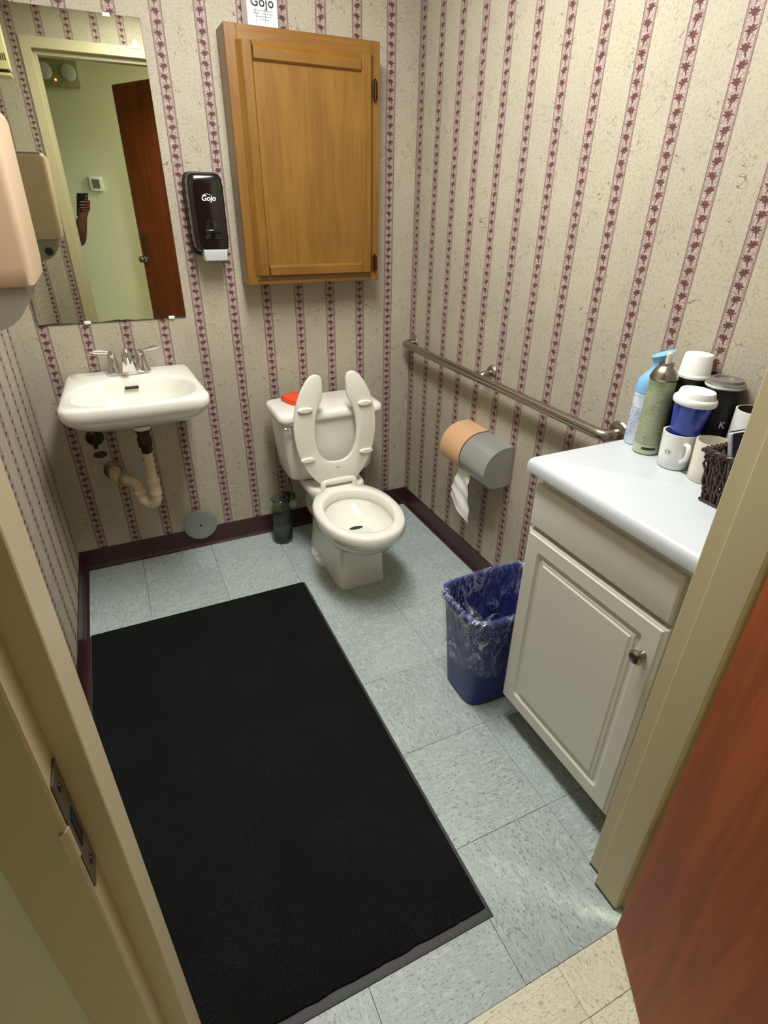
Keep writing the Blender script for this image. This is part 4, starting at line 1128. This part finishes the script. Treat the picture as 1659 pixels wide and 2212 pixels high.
# air freshener spray with blue trigger head
ax, ay = -0.090, -1.4425
a1 = thing('air_freshener_spray', (ax, ay, ZC), 'air freshener can with light blue flared trigger head, leftmost on the counter', 'spray can')
emit('can', G().lathe([(0.0245, 0.0005), (0.0265, 0.003), (0.0265, 0.134), (0.025, 0.140)], (ax, ay, ZC), 32), 'can_white', a1)
rings = []
hd = [(0.0, 0.136, 0.0270, 0.0270, 0), (0.0, 0.150, 0.0275, 0.0275, 0), (0.002, 0.166, 0.0265, 0.026, 0), (0.006, 0.180, 0.0225, 0.0215, 5), (0.012, 0.192, 0.0180, 0.0175, 10), (0.016, 0.202, 0.0170, 0.0165, 14), (0.017, 0.211, 0.0185, 0.018, 17), (0.017, 0.221, 0.0220, 0.021, 20), (0.017, 0.228, 0.0262, 0.024, 22), (0.017, 0.231, 0.0275, 0.025, 22), (0.017, 0.232, 0.0265, 0.024, 22), (0.017, 0.2305, 0.024, 0.021, 22)]
for off, z, ra, rb_, tl_ in hd:
    r = []
    for j in range(32):
        t = 2 * math.pi * j / 32
        e = ra * math.cos(t); p = RT * (off + e * math.cos(math.radians(tl_))) + DP * (rb_ * math.sin(t))
        r.append((ax + p.x, ay + p.y, ZC + z + e * math.sin(math.radians(tl_))))
    rings.append(r)
emit('trigger_head', G().loft(rings), 'lightblue', a1, angle=60, label='light blue trigger head')
ang = math.atan2(-DP.y, -DP.x)
g = G().prism([(-0.005, -0.004), (0.005, -0.004), (0.0, 0.006)], (ax - DP.x * 0.0268 + RT.x * 0.008, ay - DP.y * 0.0268 + RT.y * 0.008, ZC + 0.104), RT, (0, 0, 1), -DP, 0.0006, 0)
emit('flame_mark', g, 'ink', a1)

# green aerosol
gx_, gy_ = -0.112, -1.4985
a2 = thing('green_spray_can', (gx_, gy_, ZC), 'tall pale green aerosol can with uncapped white nozzle', 'spray can')
emit('can', G().lathe([(0.028, 0.0005), (0.0305, 0.003), (0.0295, 0.006), (0.030, 0.008), (0.030, 0.186)], (gx_, gy_, ZC), 36), 'can_green', a2)
emit('shoulder', G().lathe([(0.0305, 0.184), (0.0325, 0.188), (0.031, 0.192), (0.029, 0.198), (0.024, 0.208), (0.018, 0.214), (0.0165, 0.216), (0.0175, 0.219), (0.0165, 0.222), (0.010, 0.2215)], (gx_, gy_, ZC), 36), 'nickel', a2, label='bare metal shoulder')
emit('nozzle', G().lathe([(0.0055, 0.220), (0.0058, 0.226), (0.0058, 0.236), (0.007, 0.240), (0.006, 0.245), (0.002, 0.246)], (gx_, gy_, ZC), 20), 'cream', a2, label='white nozzle')
lx, ly = gx_ - DP.x * 0.0, gy_
for k, (h0, h1) in enumerate(((-0.5, 0.62),)):
    v = []
    for i in range(13):
        a = ang + h0 + (h1 - h0) * i / 12 + 0.15
        for z in (0.014, 0.0205): v.append((gx_ + 0.0304 * math.cos(a), gy_ + 0.0304 * math.sin(a), ZC + z))
    emit('black_band', G().add(v, [(2 * i, 2 * i + 2, 2 * i + 3, 2 * i + 1) for i in range(12)]), 'ink', a2, label='black lettering band')

def vessel(prof_out, th, c, n=40):
    """open cup: outer profile bottom->top then inside back down"""
    inner = [(max(r - th, 0.0), z) for r, z in prof_out[::-1]]
    inner = [(r, z) for r, z in inner if z > prof_out[0][1] + th] + [(max(prof_out[0][0] - th, 0.001), prof_out[0][1] + th)]
    return G().lathe(prof_out + inner, c, n)
# white mug
m1x, m1y = -0.121, -1.589
mg = thing('white_mug', (m1x, m1y, ZC), 'white ceramic mug holding the blue travel cup', 'mug')
emit('body', vessel([(0.031, 0.0005), (0.034, 0.003), (0.0365, 0.03), (0.0385, 0.070), (0.0395, 0.086)], 0.0045, (m1x, m1y, ZC)), 'ceramic', mg, angle=50)
hdv = Vector((-0.50, -0.866, 0)).normalized()
def handle(cx, cy, dv, r0, z0, z1, reach, rad):
    p = [(r0, z1), (r0 + reach * 0.7, z1 + 0.003), (r0 + reach, z1 - 0.012), (r0 + reach * 0.85, (z0 + z1) / 2 - 0.004), (r0 + reach * 0.35, z0 + 0.008), (r0 - 0.003, z0)]
    return G().tube(spline([(cx + dv.x * a, cy + dv.y * a, ZC + z) for a, z in p], 6), rad, 12)
emit('handle', handle(m1x, m1y, hdv, 0.036, 0.022, 0.066, 0.023, 0.0052), 'ceramic', mg)
lettering('lettering', 'CE', 0.012, (0, 0, ZC + 0.044), None, None, 'inkgrey', mg, depth=0.0002, wrap=(m1x, m1y, 0.0376, ang - 0.55))
# blue cup standing in the mug, tilted
bc = thing('blue_travel_cup', (m1x, m1y, ZC + 0.02), 'blue plastic travel cup with white lid standing in the white mug', 'cup')
Mt = Matrix.Translation((m1x + RT.x * 0.002, m1y + RT.y * 0.002, ZC + 0.016)) @ Matrix.Rotation(math.radians(2.5), 4, DP)
emit('cup', vessel([(0.0205, 0.0), (0.0225, 0.003), (0.0415, 0.143), (0.042, 0.146)], 0.0015, (0, 0, 0)).xf(Mt), 'blue_cup', bc, angle=50)
emit('lid', G().lathe([(0.0435, 0.139), (0.0455, 0.141), (0.0462, 0.146), (0.0455, 0.151), (0.0440, 0.153), (0.0395, 0.155), (0.0375, 0.166), (0.0360, 0.1685), (0.0300, 0.1675), (0.0285, 0.1655), (0.0, 0.1655)], (0, 0, 0), 44, None, True, False).xf(Mt), 'white', bc, label='white lid', angle=40)
sg = []
for k in range(9):
    a = ang - 0.72 + k * 0.05; sg.append((0.0300 * math.cos(a), 0.0300 * math.sin(a), 0.052 + 0.002 * math.sin(k)))
lo = [(0.0298 * math.cos(ang - 0.42 - k * 0.06), 0.0298 * math.sin(ang - 0.42 - k * 0.06), 0.050 - k * 0.0018) for k in range(5)]
emit('white_emblem', G().tube(sg + lo, 0.0007, 5).xf(Mt), 'inkwhite', bc)

# canister with inverted white cup, by the wall behind the green can
kx, ky = -0.042, -1.522
kc = thing('black_canister', (kx, ky, ZC), 'slim black canister behind the green spray can', 'canister')
emit('body', G().lathe([(0.030, 0.0005), (0.033, 0.003), (0.034, 0.172), (0.036, 0.175), (0.036, 0.186), (0.034, 0.188)], (kx, ky, ZC), 36), 'blackmatte', kc)
emit('rim_band', G().lathe([(0.0362, 0.176), (0.0368, 0.178), (0.0368, 0.182), (0.0362, 0.184)], (kx, ky, ZC), 36, None, False, False), 'darkmetal', kc)
wcu = thing('white_cup', (kx, ky, ZC + 0.188), 'white cup turned upside down on the black canister', 'cup')
emit('shell', G().lathe([(0.0355, 0.1885), (0.0375, 0.190), (0.0375, 0.195), (0.0355, 0.197), (0.0345, 0.200), (0.0305, 0.240), (0.0290, 0.242), (0.0, 0.2415)], (kx, ky, ZC), 40, None, True, False), 'white', wcu, angle=40)
# black tumbler
tx_, ty_ = -0.0435, -1.606
bt = thing('black_tumbler', (tx_, ty_, ZC), 'tall black tumbler with clear lid beside the wall', 'tumbler')
emit('body', G().lathe([(0.028, 0.0005), (0.031, 0.004), (0.0365, 0.186), (0.0370, 0.190)], (tx_, ty_, ZC), 40), 'blackmatte', bt)
emit('lid', G().lathe([(0.0390, 0.188), (0.0412, 0.190), (0.0412, 0.197), (0.0395, 0.199), (0.036, 0.200), (0.034, 0.206), (0.026, 0.207), (0.024, 0.203), (0.0, 0.203)], (tx_, ty_, ZC), 40, None, True, False), 'smoke', bt, label='smoky clear lid')
emit('lid_ring', G().lathe([(0.0412, 0.189), (0.0420, 0.191), (0.0420, 0.193), (0.0412, 0.195)], (tx_, ty_, ZC), 40, None, False, False), 'greypl', bt)
lettering('lettering', 'K', 0.022, (0, 0, ZC + 0.108), None, None, 'inkwhite', bt, depth=0.0002, wrap=(tx_, ty_, 0.0350, ang + 0.42))
# second mug, cream, behind the basket
m2x, m2y = -0.118, -1.672
mg2 = thing('cream_mug', (m2x, m2y, ZC), 'cream mug half hidden behind the wicker basket', 'mug')
emit('body', vessel([(0.033, 0.0005), (0.0355, 0.004), (0.0365, 0.03), (0.0380, 0.092)], 0.004, (m2x, m2y, ZC)), 'cream', mg2, angle=50)
emit('handle', handle(m2x, m2y, Vector((0.92, -0.39, 0)), 0.037, 0.02, 0.07, 0.024, 0.005), 'cream', mg2)
# tall white mug at the jamb with dark inside
m3x, m3y = -0.0415, -1.690
mg3 = thing('tall_white_mug', (m3x, m3y, ZC), 'tall white mug with dark brown inside, next to the door jamb', 'mug')
emit('body', vessel([(0.034, 0.0005), (0.0365, 0.004), (0.0385, 0.06), (0.0390, 0.158)], 0.004, (m3x, m3y, ZC)), 'ceramic', mg3, angle=50,
     mats=['brown_in'], matfn=lambda c, n_: 1 if (math.hypot(c.x - m3x, c.y - m3y) < 0.0362 and c.z > ZC + 0.006) else 0)
emit('dark_figure', G().prism([(-0.008, 0.02), (0.008, 0.02), (0.006, -0.016), (0.001, -0.022), (-0.004, -0.014)], (m3x - DP.x * 0.0392 + RT.x * 0.012, m3y - DP.y * 0.0392 + RT.y * 0.012, ZC + 0.086), RT, (0, 0, 1), -DP, 0.0012, 0), 'brown_in', mg3)

# wicker basket
kb = thing('wicker_basket', (-0.135, -1.80, ZC), 'dark brown wicker basket of papers at the counter end', 'basket')
bx0, bx1, by0, by1 = -0.214, -0.052, -1.895, -1.742
BHt = 0.112
def perim(t, grow):
    """point on the basket outline, t in [0,4)"""
    x0, x1, y0, y1 = bx0 - grow, bx1 + grow, max(by0 - grow, -1.905), by1 + grow
    s_, u = int(t) % 4, t - int(t)
    return [(x0, y1 + (y0 - y1) * u), (x0 + (x1 - x0) * u, y0), (x1, y0 + (y1 - y0) * u), (x1 + (x0 - x1) * u, y1)][s_]
g = G()
NSt = 104
for k in range(NSt):
    pts = []
    t0 = 4 * k / NSt
    for i in range(9):
        h = i / 8
        tt = (t0 + 0.016 * math.sin(i * 1.6 + k * 2.1) + 0.02 * (h - 0.5) * ((k % 3) - 1)) % 4
        px, py = perim(tt, 0.014 * h + 0.0022 * math.sin(i * 2.4 + k * math.pi))
        pts.append((px, py, ZC + 0.003 + (BHt - 0.006) * h))
    g.tube(pts, 0.0030, 6)
emit('woven_strands', g, 'wicker', kb, kind='stuff')
g = G()
for ph in (0, math.pi):
    pts = []
    for i in range(161):
        t = (4 * i / 160) % 4
        px, py = perim(min(t, 3.9999), 0.015 + 0.003 * math.cos(i * 1.1 + ph))
        pts.append((px, py, ZC + BHt + 0.003 * math.sin(i * 1.1 + ph)))
    g.tube(pts, 0.0042, 8, False)
emit('rim', g, 'wicker', kb, kind='stuff')
g = G()
for zz in (0.004, 0.03):
    pts = [(*perim(min((4 * i / 80) % 4, 3.9999), 0.003), ZC + zz) for i in range(81)]
    g.tube(pts, 0.0032, 6, False)
emit('base_weave', g, 'wicker', kb, kind='stuff')
emit('bottom', G().box(bx0, bx1, by0, by1, ZC + 0.001, ZC + 0.004), 'wicker', kb, smooth=False)
# contents
o = emit('paper_stack', G().bbox(-0.200, -0.085, -1.885, -1.800, ZC + 0.006, ZC + 0.072, 0.002, 1), 'white', smooth=False); tag(o, 'white folded papers lying in the wicker basket', 'papers')
nb = thing('dark_notebook', (-0.10, -1.79, ZC + 0.075), 'dark navy notebook with white page edges sticking out of the basket', 'notebook')
Mn = Matrix.Translation((-0.155, -1.760, ZC + 0.088)) @ Matrix.Rotation(math.radians(-14), 4, DP) @ Matrix.Rotation(math.radians(-30), 4, 'Z')
emit('cover', G().box(-0.020, 0.024, -0.0085, -0.0065, -0.064, 0.064).box(-0.020, 0.024, 0.0065, 0.0085, -0.064, 0.064).box(0.0225, 0.024, -0.0065, 0.0065, -0.064, 0.064).xf(Mn), 'navy', nb, smooth=False)
emit('pages', G().box(-0.0235, 0.0225, -0.0065, 0.0065, -0.062, 0.062).xf(Mn), 'greypl', nb, smooth=False, label='white page edges')

# ================================================================== PERSON WITH PHONE (seen only in the mirror)
def skin_mesh(nodes, edges, root=0, sub=2):
    """one continuous surface grown over a skeleton: nodes [(xyz, (rx, ry))]"""
    me = bpy.data.meshes.new('tmp_skin')
    me.from_pydata([p for p, r in nodes], edges, [])
    ob = bpy.data.objects.new('tmp_skin', me); COL.objects.link(ob)
    md = ob.modifiers.new('s', 'SKIN'); ob.modifiers.new('d', 'SUBSURF').levels = sub
    md.use_smooth_shade = True
    for i, (p, r) in enumerate(nodes):
        sv_ = me.skin_vertices[0].data[i]; sv_.radius = r if isinstance(r, tuple) else (r, r); sv_.use_root = (i == root)
    dg = bpy.context.evaluated_depsgraph_get()
    m2 = bpy.data.meshes.new_from_object(ob.evaluated_get(dg))
    bpy.data.objects.remove(ob)
    g = G().add([v_.co[:] for v_ in m2.vertices], [tuple(p.vertices) for p in m2.polygons])
    return g
PX, PY = -1.64, -2.80
nodes = [((PX, PY, 0.95), (0.15, 0.11)), ((PX, PY, 1.10), (0.145, 0.105)), ((PX, PY, 1.28), (0.165, 0.115)), ((PX, PY, 1.42), (0.13, 0.10)), ((PX, PY + 0.01, 1.50), 0.058), ((PX, PY + 0.03, 1.57), (0.060, 0.070)), ((PX, PY + 0.035, 1.66), (0.078, 0.098)), ((PX, PY + 0.03, 1.74), (0.062, 0.078)),
         ((PX + 0.17, PY + 0.03, 1.405), 0.062), ((PX + 0.235, PY + 0.14, 1.28), 0.052), ((-1.372, -2.535, 1.155), 0.042), ((-1.345, -2.478, 1.245), 0.043), ((-1.312, -2.447, 1.335), 0.029), ((-1.298, -2.444, 1.375), (0.040, 0.022)), ((-1.292, -2.440, 1.405), (0.040, 0.020)),
         ((PX - 0.19, PY, 1.40), 0.060), ((PX - 0.23, PY - 0.02, 1.25), 0.050), ((PX - 0.25, PY, 1.10), 0.042), ((PX - 0.25, PY + 0.06, 0.95), 0.036), ((PX - 0.25, PY + 0.09, 0.84), 0.028), ((PX - 0.25, PY + 0.10, 0.78), (0.022, 0.040)),
         ((PX + 0.09, PY, 0.86), 0.092), ((PX + 0.10, PY + 0.01, 0.50), 0.062), ((PX + 0.10, PY - 0.02, 0.10), 0.044), ((PX + 0.10, PY + 0.10, 0.040), (0.040, 0.036)), ((PX + 0.10, PY + 0.16, 0.036), (0.036, 0.030)),
         ((PX - 0.09, PY, 0.86), 0.092), ((PX - 0.10, PY + 0.01, 0.50), 0.062), ((PX - 0.10, PY - 0.02, 0.10), 0.044), ((PX - 0.10, PY + 0.10, 0.040), (0.040, 0.036)), ((PX - 0.10, PY + 0.16, 0.036), (0.036, 0.030))]
edges = [(0, 1), (1, 2), (2, 3), (3, 4), (4, 5), (5, 6), (6, 7), (3, 8), (8, 9), (9, 10), (10, 11), (11, 12), (12, 13), (13, 14), (3, 15), (15, 16), (16, 17), (17, 18), (18, 19), (19, 20), (0, 21), (21, 22), (22, 23), (23, 24), (24, 25), (0, 26), (26, 27), (27, 28), (28, 29), (29, 30)]
body = skin_mesh(nodes, edges)
# phone frame axes follow the camera: right, up, back
cr, cu_, cb = Vector(R[0]), Vector(R[1]), -Vector(R[2])
def ph(r, u, b_): return CAM + cr * r + cu_ * u + cb * b_
def finger(pts, r0, r1):
    ns = [(tuple(p), r0 + (r1 - r0) * i / (len(pts) - 1)) for i, p in enumerate(pts)]
    return skin_mesh(ns, [(i, i + 1) for i in range(len(ns) - 1)], 0, 2)
# four fingers curl round the lens side of the phone, below the lens; the thumb stays behind
for i, (u, ln_) in enumerate(((-0.036, 0.052), (-0.055, 0.058), (-0.074, 0.054), (-0.091, 0.044))):
    fg = finger([ph(0.004, u - 0.018, 0.034), ph(0.022, u - 0.008, 0.024), ph(0.024, u, 0.006), ph(0.010, u + 0.001, -0.006), ph(0.010 - ln_ * 0.6, u + 0.002, -0.007), ph(0.004 - ln_, u, -0.004)], 0.0095, 0.0068)
    body.add(fg.v, fg.f)
fg = finger([ph(0.000, -0.080, 0.040), ph(-0.004, -0.050, 0.036), ph(-0.014, -0.026, 0.029), ph(-0.024, -0.010, 0.027)], 0.0115, 0.008); body.add(fg.v, fg.f)
for u0 in (0.0,):
    pal = skin_mesh([((-1.298, -2.444, 1.372), (0.034, 0.022)), (tuple(ph(0.008, -0.085, 0.040)), (0.026, 0.016)), (tuple(ph(0.006, -0.055, 0.040)), (0.024, 0.013))], [(0, 1), (1, 2)], 0, 2); body.add(pal.v, pal.f)
# nose and ears
for c, s_ in (((PX, PY + 0.135, 1.645), (0.014, 0.020, 0.022)), ((PX + 0.080, PY + 0.03, 1.650), (0.010, 0.020, 0.030)), ((PX - 0.080, PY + 0.03, 1.650), (0.010, 0.020, 0.030))):
    bm = bmesh.new(); bmesh.ops.create_icosphere(bm, subdivisions=2, radius=1)
    for v_ in bm.verts: v_.co = Vector((c[0] + v_.co.x * s_[0], c[1] + v_.co.y * s_[1], c[2] + v_.co.z * s_[2]))
    body.bm(bm)
pe = thing('person', (PX, PY, 0), 'person in a navy shirt, forearm and hand holding a phone, seen in mirror', 'person')
def pmat(c, n_):
    arm_bare = c.x > -1.43 and c.z < 1.47 and c.y > -2.62 and c.z > 1.0
    if arm_bare: return 0
    if c.z > 1.505: return 0
    if c.x < PX - 0.19 and c.z < 1.18: return 0
    return 1 if c.z > 0.93 else 2
emit('body', body, 'skin', pe, angle=180, mats=['shirt', 'trouser'], matfn=pmat)
hr = []
for i in range(7):
    a = math.radians(-6 + 16 * i); hr.append((0.094 * math.cos(a), 0.092 * math.sin(a)))
g = G()
bm = bmesh.new(); bmesh.ops.create_uvsphere(bm, u_segments=24, v_segments=14, radius=1)
bmesh.ops.delete(bm, geom=[v_ for v_ in bm.verts if v_.co.z < 0.02 - 0.55 * max(0, -v_.co.y)], context='VERTS')
for v_ in bm.verts: v_.co = Vector((PX + v_.co.x * 0.088, PY + 0.022 + v_.co.y * 0.108, 1.690 + v_.co.z * 0.098))
emit('hair', g.bm(bm), 'hair', pe)
for s_ in (-1, 1):
    emit('eye', G().lathe([(0.010, 0), (0.007, 0.004), (0, 0.005)], (PX + s_ * 0.032, PY + 0.122, 1.668), 12, (0, 1, 0), True, False), 'white', pe)
emit('mouth', G().bbox(PX - 0.022, PX + 0.022, PY + 0.110, PY + 0.126, 1.596, 1.604, 0.003, 1), 'skin', pe)
pn = thing('phone', tuple(CAM), 'black phone held up in the hand, seen in the mirror', 'phone')
Mp = Matrix(((cr.x, cu_.x, cb.x, CAM.x), (cr.y, cu_.y, cb.y, CAM.y), (cr.z, cu_.z, cb.z, CAM.z), (0, 0, 0, 1)))
emit('case', G().bbox(-0.060, 0.016, -0.140, 0.016, 0.006, 0.015, 0.0035, 2).xf(Mp), 'black', pn)
g = G().lathe([(0.0085, 0), (0.0085, 0.003), (0.006, 0.0034)], (0, 0, 0.0030), 20)
g.lathe([(0.0075, 0), (0.0075, 0.002), (0.005, 0.0024)], (-0.002, -0.022, 0.0040), 20)
emit('camera_lens', g.xf(Mp), 'smoke', pn)
